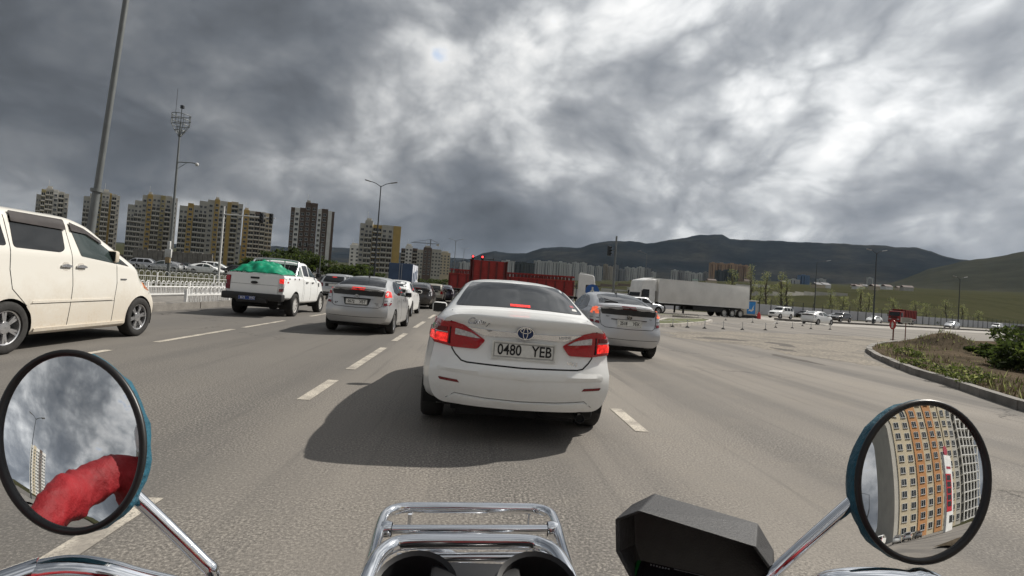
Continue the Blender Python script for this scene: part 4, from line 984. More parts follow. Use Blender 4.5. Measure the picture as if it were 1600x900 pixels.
# ------------------------------------------------------------------ mountains
def ridge_fn(pts):
    """silhouette given as picture directions -> elevation against azimuth"""
    P = []
    for (x, y) in pts:
        d = ray(x, y); P.append((math.degrees(math.atan2(d.x, d.y)), d.z/math.hypot(d.x, d.y)))
    P.sort(); xs = [p[0] for p in P]; zs = [p[1] for p in P]
    return lambda a: float(np.interp(a, xs, zs))
def _mount(cols):
    def f(t, b):
        g = t.new('ShaderNodeNewGeometry').outputs['Position']
        n = t.noise(g, .0022, 9, .68); f2 = t.noise(g, .010, 7, .75)
        c = t.ramp(n, [(.36, cols[0]), (.5, cols[1]), (.66, cols[2])]); c = t.mix(t.ramp(f2, [(.45, 0.), (.7, .6)]), c, (*cols[3], 1))
        t.set(b.inputs['Base Color'], c); b.inputs['Roughness'].default_value = 1; b.inputs['Specular IOR Level'].default_value = 0
    return f
MT1 = sheet_material('dark_mountain', _mount([(.010,.013,.015),(.018,.020,.021),(.040,.038,.032),(.006,.008,.010)]))  # dark forest colours, deepened and cooled to carry cloud shade on the slopes
MT2 = sheet_material('green_hill', _mount([(.032,.034,.025),(.043,.043,.031),(.060,.056,.040),(.021,.023,.018)]))
def mountain(name, sil, D0, D1, a0, a1, m, na=260, nt=26, seed=1, rough=.35):
    f = ridge_fn(sil); rng = np.random.RandomState(seed); K = 26
    kx = rng.randn(K, 2)*(.0007+rng.rand(K,1)**2*.006); ph = rng.rand(K)*6.28; am = 1/(1+np.hypot(kx[:,0],kx[:,1])/.0014)
    V = []; Fc = []
    for i in range(na+1):
        az = a0+(a1-a0)*i/na; a = rad(az); e = f(az)+.00045*(math.sin(az*2.3+seed)+.5*math.sin(az*5.9+2*seed)+.25*math.sin(az*13.7))
        fade = smooth(a0, a0+6, az)*(1-smooth(a1-6, a1, az))
        for j in range(nt+1):
            t = j/nt*1.35; D = D0+(D1-D0)*t; x, y = D*math.sin(a), D*math.cos(a)
            base = terrain_h(x, y)-12 if t < 1 else terrain_h(x,y)-12
            top = CAM_H+e*D1
            base0 = terrain_h(D0*math.sin(a), D0*math.cos(a))-6
            s_ = (smooth(0, 1, t)*.55+t*.45) if t <= 1 else 1-(t-1)*1.6
            n = float((am*np.sin(kx[:,0]*x+kx[:,1]*y+ph)).sum()/am.sum())
            z = base0+(top-base0)*s_*fade
            if t < 1: z += (top-base0)*fade*rough*(abs(n)*1.6-.25)*math.sin(PI*t)*.8
            V.append((x, y, min(z, CAM_H+e*D*.985) if t < .97 else z))
    n1 = nt+1
    for i in range(na):
        for j in range(nt): Fc.append((i*n1+j, (i+1)*n1+j, (i+1)*n1+j+1, i*n1+j+1))
    me = bpy.data.meshes.new(name); me.from_pydata(V, [], Fc); me.materials.append(m); fix_normals(me); shade(me, 80)
    return tag(link(bpy.data.objects.new(name, me)), kind='structure')
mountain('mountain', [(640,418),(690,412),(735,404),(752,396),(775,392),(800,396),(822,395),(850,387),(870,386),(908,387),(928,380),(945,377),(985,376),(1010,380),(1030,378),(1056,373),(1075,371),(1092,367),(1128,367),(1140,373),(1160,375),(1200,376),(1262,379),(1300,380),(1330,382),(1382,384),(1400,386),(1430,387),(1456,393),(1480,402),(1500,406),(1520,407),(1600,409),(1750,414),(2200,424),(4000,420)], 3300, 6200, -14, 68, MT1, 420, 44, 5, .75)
mountain('hill', [(1330,460),(1400,440),(1450,421),(1500,409),(1530,405),(1556,401),(1580,397),(1600,393),(1660,386),(1750,384),(2000,400),(2600,430)], 1900, 3600, 26, 78, MT2, 220, 30, 9, .5)
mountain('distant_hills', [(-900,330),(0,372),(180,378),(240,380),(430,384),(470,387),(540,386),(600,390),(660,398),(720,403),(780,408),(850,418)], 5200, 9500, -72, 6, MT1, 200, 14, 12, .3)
words = ['first','second','third','fourth','fifth','sixth','seventh','eighth','ninth','tenth','eleventh','twelfth','thirteenth','fourteenth','fifteenth','sixteenth','seventeenth','eighteenth']
# ------------------------------------------------------------------ buildings
BM = dict(
 gconc=mat('grey_panel', (.43,.41,.365), .9, vscale=.25), ochre=mat('ochre_panel', (.44,.31,.12), .9, vscale=.25), olive=mat('olive_panel', (.34,.285,.15), .9, vscale=.25),
 tan=mat('tan_panel', (.50,.43,.31), .9, vscale=.25), brown=mat('brown_panel', (.125,.095,.08), .9, vscale=.25), bwhite=mat('white_render', (.66,.65,.62), .9, vscale=.25),
 lgrey=mat('pale_grey_panel', (.55,.53,.49), .9, vscale=.25), orange=mat('orange_render', (.46,.23,.10), .9, vscale=.25), wframe=mat('window_frame_white', (.5,.5,.49), .7), pane=mat('window_pane', (.02,.024,.028), .12, spec=.6, var=.4, vscale=.8),
 slab=mat('balcony_slab', (.46,.43,.37), .9, vscale=.5), roof=mat('roof_felt', (.10,.10,.10), .95), dkgreen=mat('green_netting', (.03,.055,.05), .9), blue=mat('blue_cladding', (.10,.16,.26), .6))
_wm = {}
def window_mesh(w, h, kind):
    """one window: frame, two panes set back, and for a balcony its slab and parapet"""
    key = (round(w,1), round(h,1), kind)
    if key in _wm: return _wm[key]
    b = MB(); d = .12
    if kind == 'w':
        for (x0,x1,z0,z1) in ((-w/2,w/2,0,.1),(-w/2,w/2,h-.1,h),(-w/2,-w/2+.1,.1,h-.1),(w/2-.1,w/2,.1,h-.1),(-.05,.05,.1,h-.1)): b.box(x0,x1,-d,.02,z0,z1,0)
        b.box(-w/2+.1,-.05,-.05,.02,.1,h-.1,1); b.box(.05,w/2-.1,-.05,.02,.1,h-.1,1)
        b.box(-w/2-.08,w/2+.08,-d-.08,.02,-.08,0,0)
    else:
        b.box(-w/2,w/2,-.9,.02,-.22,0,0); b.box(-w/2,w/2,-.92,-.84,0,.55,2); b.box(-w/2,w/2,-.06,.02,0,h,1)
        for x in (-w/2+.06, 0, w/2-.06): b.box(x-.06,x+.06,-.86,-.76,.55,h,0)
    me = b.mesh('window', [BM['wframe'] if kind == 'w' else BM['slab'], BM['pane'], BM['lgrey']]); _wm[key] = me; return me
def tower(px0, px1, Y, ang, bays, base, label, depth=18, fh=2.95, cat='building', group=None, side=None, name='apartment_tower', zb=None):
    """bays: (px from, px to, top py, wall material, opening kind, openings across). The facade stands on a vertical plane turned by ang."""
    P0 = at(px0, base, Y); u = Vector((math.cos(ang), math.sin(ang), 0)); nrm = Vector((u.y, -u.x, 0))   # outward, towards the viewer
    z0 = zb if zb is not None else P0.z
    root = empty(name, (P0.x, P0.y, z0), ang); tag(root, label, cat, group)
    def hitt(px, py):
        d = ray(px, py); den = d.dot(nrm); s_ = (Vector((P0.x,P0.y,0))-CAMP).dot(nrm)/den; p = CAMP+d*s_
        return (p-Vector((P0.x,P0.y,0))).dot(u), p.z
    core = MB(); zmax = 0
    for k, (a, c, top, wm, kind, nx) in enumerate(bays):
        t0, _ = hitt(a, top); t1, zt = hitt(c, top); H = zt-z0; zmax = max(zmax, H); off = (k % 2)*.35
        q = MB(); q.box(t0, t1, -off, depth-.3*(k % 3), -3, H); q.box(t0+.02, t1-.02, -off-.06, -off+.3, H-.9, H+.35); q.build('wall', BM[wm], root)
        if H < 12 or kind is None: continue
        nf = int((H-2.2)/fh)
        for f in range(nf):
            zz = H-1.6-(f+1)*fh+.6
            if zz < 0.5: break
            kd = kind
            if kind == 'wb': kd = 'w' if f < 2 else 'b'
            for i in range(nx):
                w = (t1-t0)/nx; xc = t0+w*(i+.5)
                me = window_mesh(min(1.7, w*.62) if kd == 'w' else w*.9, 1.55 if kd == 'w' else 2.3, kd)
                o = link(bpy.data.objects.new('window', me), root); o.location = (xc, -off-.004, zz)
    if side:   # windows down the end wall
        t1, zt = hitt(bays[-1][1], bays[-1][2]); H = zt-z0; nf = int((H-2.2)/fh)
        for f in range(nf):
            for yy in side:
                me = window_mesh(1.5, 1.5, 'w'); o = link(bpy.data.objects.new('window', me), root); o.location = (t1+.004, yy, H-1.6-(f+1)*fh+.6); o.rotation_euler = (0,0,PI/2)
    # lift heads on the roof
    t0, _ = hitt(px0, 300); t1, _ = hitt(px1, 300)
    q = MB(); m_ = max(range(len(bays)), key=lambda i: -bays[i][2]); a, _ = hitt(bays[m_][0], bays[m_][2]); c, zt = hitt(bays[m_][1], bays[m_][2])
    q.box(a+(c-a)*.15, a+(c-a)*.8, 3, 9, zt-z0-.5, zt-z0+2.0); q.cyl((a+(c-a)*.3,5,zt-z0+2),(a+(c-a)*.3,5,zt-z0+6), .06, n=6); q.build('roof_housing', BM['gconc'], root)
    return root
def A_L(px): d = ray(px, 440); return math.atan2(-d.x, d.y)*.96+rad(1)       # facades turned towards the road
tower(57,108,330,A_L(82),[(57,65,305,'gconc','wb',2),(65,72,297,'olive','b',1),(72,84,296,'gconc','b',2),(84,92,298,'lgrey','w',1),(92,101,301,'gconc','b',1),(101,108,304,'gconc','w',1)],400,'leftmost grey apartment tower, seen above the roof of the white van')
tower(131,188,330,A_L(159),[(131,141,308,'gconc','wb',2),(141,151,304,'gconc','wb',2),(151,160,302,'olive','w',1),(160,172,301,'gconc','wb',2),(172,175,303,'ochre',None,1),(175,183,305,'gconc','b',1),(183,188,307,'gconc','w',1)],410,'grey apartment tower crossed by the tall bare pole near the white van')
tower(200,278,320,A_L(239),[(200,211,321,'gconc','wb',2),(211,223,315,'gconc','wb',2),(223,231,306,'gconc','w',1),(231,239,305,'ochre','w',1),(239,252,306,'gconc','wb',2),(252,259,307,'olive','w',1),(259,269,308,'gconc','wb',1),(269,278,311,'lgrey','w',1)],420,'wide stepped grey and ochre tower behind the mast with the cage')
tower(281,380,310,A_L(330),[(281,294,323,'gconc','wb',2),(294,303,319,'ochre','w',1),(303,312,322,'gconc','wb',1),(312,325,316,'gconc','wb',2),(325,336,314,'gconc','w',1),(336,344,313,'ochre','w',1),(344,356,316,'lgrey','wb',2),(356,362,317,'ochre',None,1),(362,373,317,'tan','b',1),(373,380,320,'gconc','w',1)],425,'widest grey apartment tower with ochre strips, left of the white pickup')
tower(381,427,350,A_L(404),[(381,390,329,'ochre','w',1),(390,399,331,'gconc','b',1),(399,408,332,'brown','b',1),(408,416,333,'gconc','b',1),(416,427,335,'tan','wb',2)],428,'dull ochre apartment block directly above the pickup cab')
tower(455,523,300,A_L(489),[(455,461,325,'brown','w',1),(461,469,326,'bwhite','w',1),(469,478,326,'brown','w',1),(478,487,318,'brown','w',1),(487,497,319,'brown','w',1),(497,503,328,'bwhite','w',1),(503,513,328,'brown','w',1),(513,519,331,'bwhite',None,1),(519,523,332,'brown',None,1)],430,'dark brown apartment tower with white vertical stripes')
tower(563,627,300,A_L(595),[(563,571,350,'gconc','w',1),(571,583,346,'gconc','wb',2),(583,597,353,'ochre','b',2),(597,615,354,'gconc','wb',2),(615,627,355,'ochre',None,1)],432,'grey tower with a broad ochre edge, behind the tall double lamp post')
tower(547,563,420,A_L(555),[(547,563,384,'bwhite','w',2)],425,'small plain white block at the left foot of the ochre-edged tower')
tower(627,653,430,A_L(640),[(627,634,389,'brown','b',1),(634,645,385,'bwhite','w',2),(645,653,389,'brown','b',1)],432,'dark block with a white centre strip, right of the ochre-edged tower')
tower(652,690,420,A_L(671),[(652,662,391,'gconc','w',2),(662,675,388,'brown','w',2),(675,690,391,'gconc','w',3)],434,'grey unfinished concrete block with a crane beside it')
tower(688,704,520,A_L(696),[(688,704,396,'tan','w',3)],434,'tan block half behind the unfinished grey one')
# tower crane over the unfinished block
def crane():
    p = at(672,392,425); r = empty('tower_crane', p); tag(r, 'thin tower crane above the unfinished grey block', 'crane')
    b = MB(); b.box(-.3,.3,-.3,.3,-20,9.5); b.build('mast', BM['roof'], r); b = MB(); b.box(-16,7,-.22,.22,5.8,6.2); b.build('jib', BM['roof'], r)
    b = MB(); b.tube([(0,0,9.5),(-14,0,6.4)], .12, 5); b.tube([(0,0,9.5),(7,0,6.4)], .12, 5); b.build('stay', BM['roof'], r); b = MB(); b.box(5,7,-.5,.5,4.4,5.8); b.build('counterweight', BM['gconc'], r)
crane()

def _city(col, frame):
    def f(t, b):
        oc = t.new('ShaderNodeTexCoord').outputs['Object']; x, y, z = t.sep(oc)
        s_ = t.math('ADD', x, y)
        fz = t.math('FRACT', t.math('MULTIPLY', z, .33)); fx = t.math('FRACT', t.math('MULTIPLY', s_, .27))
        w = t.math('MULTIPLY', t.math('GREATER_THAN', fz, .45), t.math('GREATER_THAN', fx, .5))
        t.set(b.inputs['Base Color'], t.mix(t.math('MULTIPLY', w, .75), (*col, 1), (*frame, 1))); b.inputs['Roughness'].default_value = .9
    return f
CITY = [sheet_material('far_white_facade', _city((.50,.50,.48),(.10,.11,.12))), sheet_material('far_grey_facade', _city((.28,.28,.28),(.06,.065,.07))), sheet_material('far_orange_facade', _city((.44,.30,.20),(.15,.11,.09))), sheet_material('far_dark_facade', _city((.09,.10,.10),(.03,.03,.035))), sheet_material('far_tan_facade', _city((.40,.35,.28),(.10,.09,.08)))]
def block(px0, px1, top, bottom, Y, ci, label, group, fins=2, name='city_block'):
    a = at(px0, bottom, Y); c = at(px1, bottom, Y); zt = at((px0+px1)/2, top, Y).z; z0 = min(a.z, c.z)-8; w = (c-a).length; H = zt-z0
    b = MB(); d = w*.6
    b.box(0, w, 0, d, 0, H)
    for k in range(fins): b.box(w*(k+.3)/fins, w*(k+.62)/fins, -w*.05, w*.02, 0, H*(.96 if k % 2 else 1.0)-1, 0)
    b.box(w*.32, w*.6, d*.2, d*.7, H-.5, H+3.2); b.box(-.3, w+.3, -.3, d+.3, H-.2, H+.7)
    for k in range(fins+1): b.box(w*(k+.05)/(fins+1.1), w*(k+.2)/(fins+1.1), -.9, .1, 2, H-3, 1)
    o = b.build(name, [CITY[ci], BM['pane']]); o.location = (a.x, a.y, z0); o.rotation_euler = (0,0,math.atan2(c.y-a.y, c.x-a.x)); tag(o, label, 'building', group); return o
rnd = random.Random(11)
# the far town at the foot of the mountain
for i, (x0,x1,t,bm_,Y,ci) in enumerate(((716,733,410,424,1500,0),(733,742,414,424,1500,1),(742,762,417,426,1400,1))): block(x0,x1,t,bm_,Y,ci,'far pale block left of the red truck body, %s from the left' % words[i],'pale blocks left of the red truck body')
block(783,804,408,426,1300,0,'far white block with a raised roof house, behind the red truck','far town blocks',3); block(804,834,411,428,1100,3,'far block wrapped in dark green netting','far town blocks',3)
for i, (x0,x1,t,bm_) in enumerate(((834,850,408,428),(850,868,409,429),(868,884,410,430))): block(x0,x1,t,bm_,1500,0,'far white slab above the red trailer, %s from the left' % words[i],'white slabs above the red trailer',3)
x = 884; i = -1
while x < 1024:
    i += 1; w = rnd.uniform(6,11); t = 411+.08*(x-884)+rnd.uniform(-2.5,4); block(x, x+w, t, 434+.03*(x-884), rnd.uniform(1700,2100), rnd.choice((0,0,1,0,4)), 'far pale tower block left of the white trailer, %s from the left' % words[min(i,17)], 'far tower blocks left of the white trailer', 2); x += w+rnd.uniform(0,3)
x = 1050; i = -1
while x < 1106:
    i += 1; w = rnd.uniform(7,11); block(x, x+w, 424.5+rnd.uniform(-2,2)+.03*(x-1050), 440, rnd.uniform(1700,2000), rnd.choice((0,0,1)), 'far low white block above the white trailer roof, %s from the left' % words[i], 'low white blocks above the trailer', 2); x += w+rnd.uniform(0,2)
for i, (x0,x1,t) in enumerate(((1109,1119,411),(1121,1135,412),(1137,1152,412.5),(1153,1160,414),(1161,1172,415.5))): block(x0,x1,t,443,1500,2,'far orange tower in the cluster below the mountain, %s from the left' % words[i],'orange towers below the mountain',3)
for i, (x0,x1,t) in enumerate(((1119,1131,423),(1134,1152,422))): block(x0,x1,t,446,1350,3,('narrower' if i == 0 else 'wider')+' dark unfinished block in front of the orange towers','dark blocks before the orange towers',3)
block(1251,1265,430.5,441,1700,1,'small bluish block on the plain under the mountain','blocks on the plain').data.materials[0] = BM['blue']
for i, (x0,x1,t) in enumerate(((1236,1250,437),(1280,1291,436.5),(1357,1364,434.5))): block(x0,x1,t,441.5,1700,0,'tiny white building on the plain under the mountain, %s from the left' % words[i],'white buildings on the plain')

# long grey wall and low sheds behind the parking place
b = MB()
def walls():
    a, c = at(205,428,95), at(330,430,95); r = empty('concrete_wall', (a.x,a.y,.7)); tag(r, 'long pale concrete panel wall behind the parked cars', 'wall')
    n = 16
    for k in range(n):
        p = a+(c-a)*(k/n); q = a+(c-a)*((k+1)/n); u = (q-p); l = u.length; u.normalize()
        m = MB(); m.obox(((p+q)/2-a)*Vector((1,1,0))+Vector((0,0,1.9)) if False else Vector((((p+q)/2-a).x, ((p+q)/2-a).y, 1.75)), u*(l/2-.03), Vector((-u.y,u.x,0))*.1, (0,0,1.75+random.uniform(-.05,.05))); m.build('wall_panel', CONC, r)
walls()

# low houses scattered at the foot of the mountain and long walls across the plain
hr = random.Random(21); HC = [BM['bwhite'], BM['tan'], BM['gconc'], BM['olive']]; RC = [mat('roof_brown', (.085,.055,.045), .8), mat('roof_grey', (.14,.14,.15), .8), mat('roof_green', (.05,.09,.07), .8)]
for i in range(20):
    px = hr.uniform(1262,1420) if i < 15 else hr.uniform(1060,1240); Y = hr.uniform(650,1600); p = at(px,450,Y); w, d, h = hr.uniform(9,18), hr.uniform(7,10), hr.uniform(3.5,6)
    z = terrain_h(p.x,p.y); R = empty('house', (p.x,p.y,z-1.5), hr.uniform(-.5,.5)); tag(R, 'tiny low house far out on the plain below the mountain', 'house', 'scattered houses on the plain')
    b = MB(); b.box(-w/2,w/2,-d/2,d/2,0,h+1.5); b.build('wall', hr.choice(HC), R); b = MB(); b.prism([(-d/2-.5,h+1.5),(d/2+.5,h+1.5),(0,h+1.5+d*.35)], 'x', -w/2-.4, w/2+.4); b.build('roof', hr.choice(RC), R)
for i, (n_, L0, L1, hh, mk) in enumerate(((150,-40,330,2.0,'gconc'),(330,-120,520,2.6,'lgrey'),(560,-200,640,3.0,'brown'))):
    R = empty('boundary_wall', cross_pt(O,L0,n_)); tag(R, ('nearest','middle','furthest')[i]+' of the long low walls crossing the plain behind the fence', 'wall'); m_ = 22
    for k in range(m_):
        a, c = cross_pt(O,L0+(L1-L0)*k/m_,n_+6*math.sin(k*.7)), cross_pt(O,L0+(L1-L0)*(k+1)/m_,n_+6*math.sin((k+1)*.7)); za = terrain_h((a+c).x/2,(a+c).y/2); u = (c-a)/2
        q = MB(); q.obox((a+c)/2-cross_pt(O,L0,n_)+Vector((0,0,za+hh/2-.8)), u, Vector((-u.y,u.x,0)).normalized()*.15, (0,0,hh/2+.8)); q.build('wall_panel', BM[mk], R)
# ------------------------------------------------------------------ traffic
place(make_sedan(), .44, 4.35, 0, rad(1.0), 0, 'white saloon car straight ahead, plate 0480, brake lamps lit', 'car')
place(make_lift(M['silver'], [(-.13,'0572'),(.15,'УБТ')]), -2.92, 12.9, 0, rad(.8), 0, 'silver liftback with red lamp strip, in the lane left of the white saloon', 'car')
place(make_lift(M['silver2'], [(-.13,'2518'),(.15,'УЕК')], variant=1), 3.42, 11.05, 0, rad(1.2), 0, 'pale silver liftback with rear wiper, right of the white saloon', 'car')
r = make_van(M['whitevan']); r.scale = (1,1.0,1.055); place(r, -7.18, 6.45, 0, 0, 0, 'dusty white passenger van with smoked windows at the left edge', 'van')
make_pickup()

PAINTS = [M[k] for k in ('white','silver','silver2','black','darkblue','gold','grey')]
def recolour(root, old, new):
    for o in [root]+list(root.children_recursive):
        if o.type == 'MESH':
            for s_ in o.material_slots:
                if s_.material in PAINTS: s_.link = 'OBJECT'; s_.material = new
    return root
lift0 = make_lift(M['white'], [], near=False, variant=1, clear_lamps=True); van0 = make_van(M['white'], near=False, name='minibus'); suvb = make_suv(M['white'], True, True); suvc = make_suv(M['white'], False, False, 'crossover_car')
used = set()
def clone(proto, col='white', **k):
    r = proto if proto not in used else copy_tree(proto); used.add(proto)
    for key in ('label','group','category'):
        if key in r: del r[key]
    recolour(r, None, M[col])
    return r
def strip(root, names):
    for o in list(root.children):
        if o.name.split('.')[0] in names: bpy.data.objects.remove(o)
    return root
def put(proto, x, y, d, label, cat='car', col='white', z=0.0, L=4.5, group=None, centre=True, s=1.0):
    r = clone(proto, col); d = Vector((d[0], d[1], 0)).normalized(); yaw = math.atan2(-d.x, d.y)
    p = Vector((x, y, 0))-(d*L/2*s if centre else d*0)
    place(r, p.x, p.y, yaw, 0, z, label, cat, group); r.scale = (s,s,s); return r
FW = (0, 1)
X = lambda px, Y: at(px, 450, Y).x
# queue ahead
r = make_suv(M['silver'], False, name='crossover_car', near=True); place(r, X(523,34), 33.5, 0, 0, 0, 'silver crossover waiting between the pickup and the silver liftback', 'car')
put(lift0, -3.4, 20.6, FW, 'white car mostly hidden in front of the left silver liftback', centre=False)
put(lift0, X(655,29.5), 28.6, (-.02,1), 'black liftback with clear lamps, behind it the champagne car', col='black', centre=False)
put(suvc, X(678,40), 39, FW, 'champagne car with red lamps, ahead of the black liftback', col='gold', centre=False, s=.9)
put(lift0, X(695,44), 43, FW, 'dark blue car beside the white saloon roof, left of it', col='darkblue', centre=False)
put(suvc, X(515,62), 60, FW, 'dark car far ahead beyond the silver crossover', col='grey', centre=False)
# parking place on the left
pk = lambda px, Y: (X(px,Y), Y)
PD = (.97,.25)
for px, Y, proto, col, d, lab in ((320,74,lift0,'white',PD,'white parked liftback nearest the railing, nose to the right'),(336,84,van0,'white',PD,'white parked minibus behind the white parked liftback'),(292,86,lift0,'black',PD,'black parked car left of the white minibus'),
      (272,80,lift0,'grey',PD,'dark grey parked car right of the silver parked one'),(253,72,lift0,'silver',(-.97,-.2),'silver parked car under the mast'),(228,80,suvc,'silver2',PD,'pale parked crossover just above the van nose'),(364,82,suvc,'black',(-.97,-.25),'black parked crossover at the pickup rear'),(216,88,lift0,'white',(-.97,-.25),'white parked car half hidden by the van windscreen')):
    x, y = pk(px, Y); put(proto, x, y, d, lab, col=col, z=.74, group='cars in the parking place', cat='minibus' if proto is van0 else 'car')
# cars on the cross road to the right
g = lambda px, py: gnd(px, py)
D_ = CR; B_ = -CR
for px, py, proto, col, d, lab, s in ((1220,497.5,suvb,'white',B_,'white off-road car with roof rack and spare wheel on top',1.0),(1257,496.5,suvc,'black',B_,'black car behind the off-road car with the roof rack',.95),(1277,507,lift0,'white',D_,'white liftback facing right beside the chain posts',1.0),
      (1313,503,suvc,'black',B_,'black crossover between two white cars on the cross road',1.0),(1304,500.5,lift0,'silver',B_,'silver car half behind the black crossover',1.0),(1365,504.5,lift0,'white',B_,'white hatchback in front of the red tipper',1.0),(1487,513,lift0,'silver2',B_,'pale silver hatchback left of the far white off-road car',1.0),
      (1495,509.5,suvc,'black',B_,'dark off-road car just behind the pale silver hatchback',1.0),(1558,515,suvb,'white',B_,'white off-road car furthest right on the cross road',1.0)):
    p = g(px, py); rr = put(proto, p.x, p.y, d, lab, col=col, z=.008, s=s)
    if proto is suvb and px > 1300: strip(rr, ('roof_rack','spare_wheel'))
    if proto is suvc and px == 1495: pass
put(suvc, X(1002,52), 52, (1,.25), 'silver car whose roof shows between the liftback and the white trailer', col='silver2', z=0)

# ---- heavy vehicles ---------------------------------------------------------
TR = dict(red=mat('red_truck_paint', (.26,.02,.017), .5, var=.25, vscale=1.5), redd=mat('dark_red_steel', (.10,.014,.013), .6, var=.3, vscale=2), wht=mat('truck_white', (.68,.68,.66), .4, vscale=1.2), box=mat('box_white', (.64,.63,.60), .5, var=.10, vscale=.6),
          blue=mat('truck_blue', (.04,.07,.13), .5, var=.2, vscale=1.0), chs=mat('chassis_black', (.02,.02,.02), .7, var=.3), lit=M['lit'])
def truck_wheel(root, x, y, r=.5, w=.3, n=18):
    tm, rm = wheel_meshes(r, w, 'steel', M['steel'], n)
    for sx in (1,-1):
        o = link(bpy.data.objects.new('wheel', tm), root); o.location = (sx*(x-w/2), y, r); o.rotation_euler = (0,0,0 if sx > 0 else PI); link(bpy.data.objects.new('rim', rm), o)
def cab(root, y0, col, H=3.2, L=2.1):
    b = MB(); z0 = .75
    prof = [(y0,z0),(y0+L,z0),(y0+L+.04,1.5),(y0+L-.10,2.15),(y0+L-.35,H-.12),(y0+L-.6,H),(y0+.1,H+.12),(y0,H)]
    b.prism(rpoly(prof, .12), 'x', -1.22, 1.22); c = b.build('cab', col, root, 30)
    md = c.modifiers.new('bevel', 'BEVEL'); md.width = .09; md.segments = 3; md.limit_method = 'ANGLE'
    for sx in (-1,1):
        q = MB(); q.prism(rpoly([(y0+.85,1.75),(y0+L-.12,1.75),(y0+L-.32,2.65),(y0+.85,2.65)], .08), 'x', sx*1.222-.006, sx*1.222+.006); q.build('side_window', M['glass'], c)
        q = MB(); q.box(sx*1.38-.07, sx*1.38+.07, y0+L-.25, y0+L-.1, 1.7, 2.5, 0, .03); q.tube([(sx*1.2,y0+L-.2,2.45),(sx*1.38,y0+L-.18,2.4)], .03, 6); q.build('door_mirror', TR['chs'], c)
        q = MB(); q.box(sx*.8-.22, sx*.8+.22, y0+L+.02, y0+L+.07, .95, 1.2, 0, .03); q.build('headlamp', M['clearlens'], c)
    q = MB(); q.prism([(-1.08,1.8),(1.08,1.8),(1.0,2.75),(-1.0,2.75)], 'y', 0, .03); w = q.build('windscreen', M['glass'], c); w.location = (0,y0+L-.02,0)
    for v in w.data.vertices: v.co.y -= (v.co.z-1.8)*.28
    q = MB()
    for k in range(5): q.box(-.7,.7,y0+L+.03,y0+L+.06,1.25+k*.1,1.31+k*.1)
    q.build('grille', TR['chs'], c); q = MB(); q.box(-1.2,1.2,y0+L-.3,y0+L+.12,.45,.78,0,.05); q.build('bumper', col, c)
    return c
def chassis(root, y0, y1, z=.75):
    b = MB()
    for sx in (-.42,.42): b.box(sx-.06,sx+.06,y0,y1,z,z+.28)
    y = y0+.3
    while y < y1: b.box(-.42,.42,y,y+.12,z+.05,z+.2); y += 1.3
    b.box(.5,1.0,(y0+y1)/2-.7,(y0+y1)/2+.4,z-.25,z+.25,0,.06); b.build('chassis', TR['chs'], root)
def tipper_tub(root, y0, y1, zb, zt, W, m, ribs, slat=False, taper=.1):
    b = MB(); t = .06
    for sx in (-1,1): b.box(sx*W-(t if sx > 0 else 0), sx*W+(0 if sx > 0 else t), y0, y1, zb, zt)
    b.box(-W,W,y0,y0+t,zb,zt); b.box(-W,W,y1-t,y1,zb,zt+taper); b.box(-W+t,W-t,y0+t,y1-t,zb,zb+.1)
    o = b.build('tipper_body', m, root)
    for k in range(ribs+1):
        y = y0+.06+(y1-y0-.12)*k/ribs
        for sx in (-1,1):
            q = MB(); q.box(sx*(W+.045)-.045, sx*(W+.045)+.045, y-.06, y+.06, zb, zt); q.build('side_rib', TR['redd'], o)
    q = MB()
    for sx in (-1,1): q.box(sx*(W+.05)-.055, sx*(W+.05)+.055, y0, y1, zt-.1, zt+.04); q.box(sx*(W+.05)-.055, sx*(W+.05)+.055, y0, y1, zb-.04, zb+.1)
    q.build('side_rail', m, o)
    if slat:
        n = int((y1-y0)/.42)
        for k in range(n):
            y = y0+.2+k*(y1-y0-.3)/n
            for sx in (-1,1):
                q = MB(); q.box(sx*W-.03, sx*W+.03, y, y+.2, zt+.05, zt+.42); q.build('raised_slat', TR['redd'], o)
        q = MB()
        for sx in (-1,1): q.box(sx*W-.05, sx*W+.05, y0, y1, zt+.42, zt+.52)
        q.build('top_rail', m, o)
    return o
def dump_truck(name, L=8.2, zt=3.3, front=True):
    r = empty(name); chassis(r, .2, L-.3, .85); tub = tipper_tub(r, 0, L-2.5, 1.35, zt, 1.22, TR['red'], 7)
    q = MB(); q.box(-1.16,1.16,-.09,-.01,1.45,zt-.05); tg = q.build('tailgate', TR['red'], r)
    for k in range(5):
        x = -1.1+k*.55; q = MB(); q.box(x-.06,x+.06,-.17,-.09,1.45,zt-.05); q.build('tailgate_rib', TR['redd'], tg)
    q = MB(); q.box(-1.16,1.16,-.16,-.09,2.3,2.42); q.build('tailgate_bar', TR['red'], tg)
    q = MB(); q.box(-1.2,1.2,L-2.6,L-1.2,zt+.0,zt+.12); q.build('cab_shield', TR['red'], r)
    cab(r, L-2.3, TR['red'], 3.0)
    for y in (1.4,2.75,L-1.3): truck_wheel(r, 1.22, y, .52)
    for sx in (-1,1): q = MB(); q.box(sx*.95-.16,sx*.95+.16,-.02,.05,.95,1.1,0,.02); q.build('tail_lamp', M['redlens'], r)
    q = MB(); q.box(-1.15,1.15,.0,.1,.62,.74); q.build('rear_bar', TR['chs'], r)
    return r
r = dump_truck('tipper_truck', zt=3.35); place(r, at(763,430,36).x, 36, 0, 0, 0, 'red tipper truck seen from behind over the white saloon roof', 'truck')
q = MB(); q.box(.35,.5,-.19,-.17,1.9,2.05); q.build('reflector_plate', M['plate'], r)
r = dump_truck('tipper_truck'); d = B_; p = gnd(1409, 506.5); p = p-d*4.1; place(r, p.x, p.y, math.atan2(-d.x, d.y), 0, .008, 'red tipper truck on the cross road behind the white hatchback', 'truck')
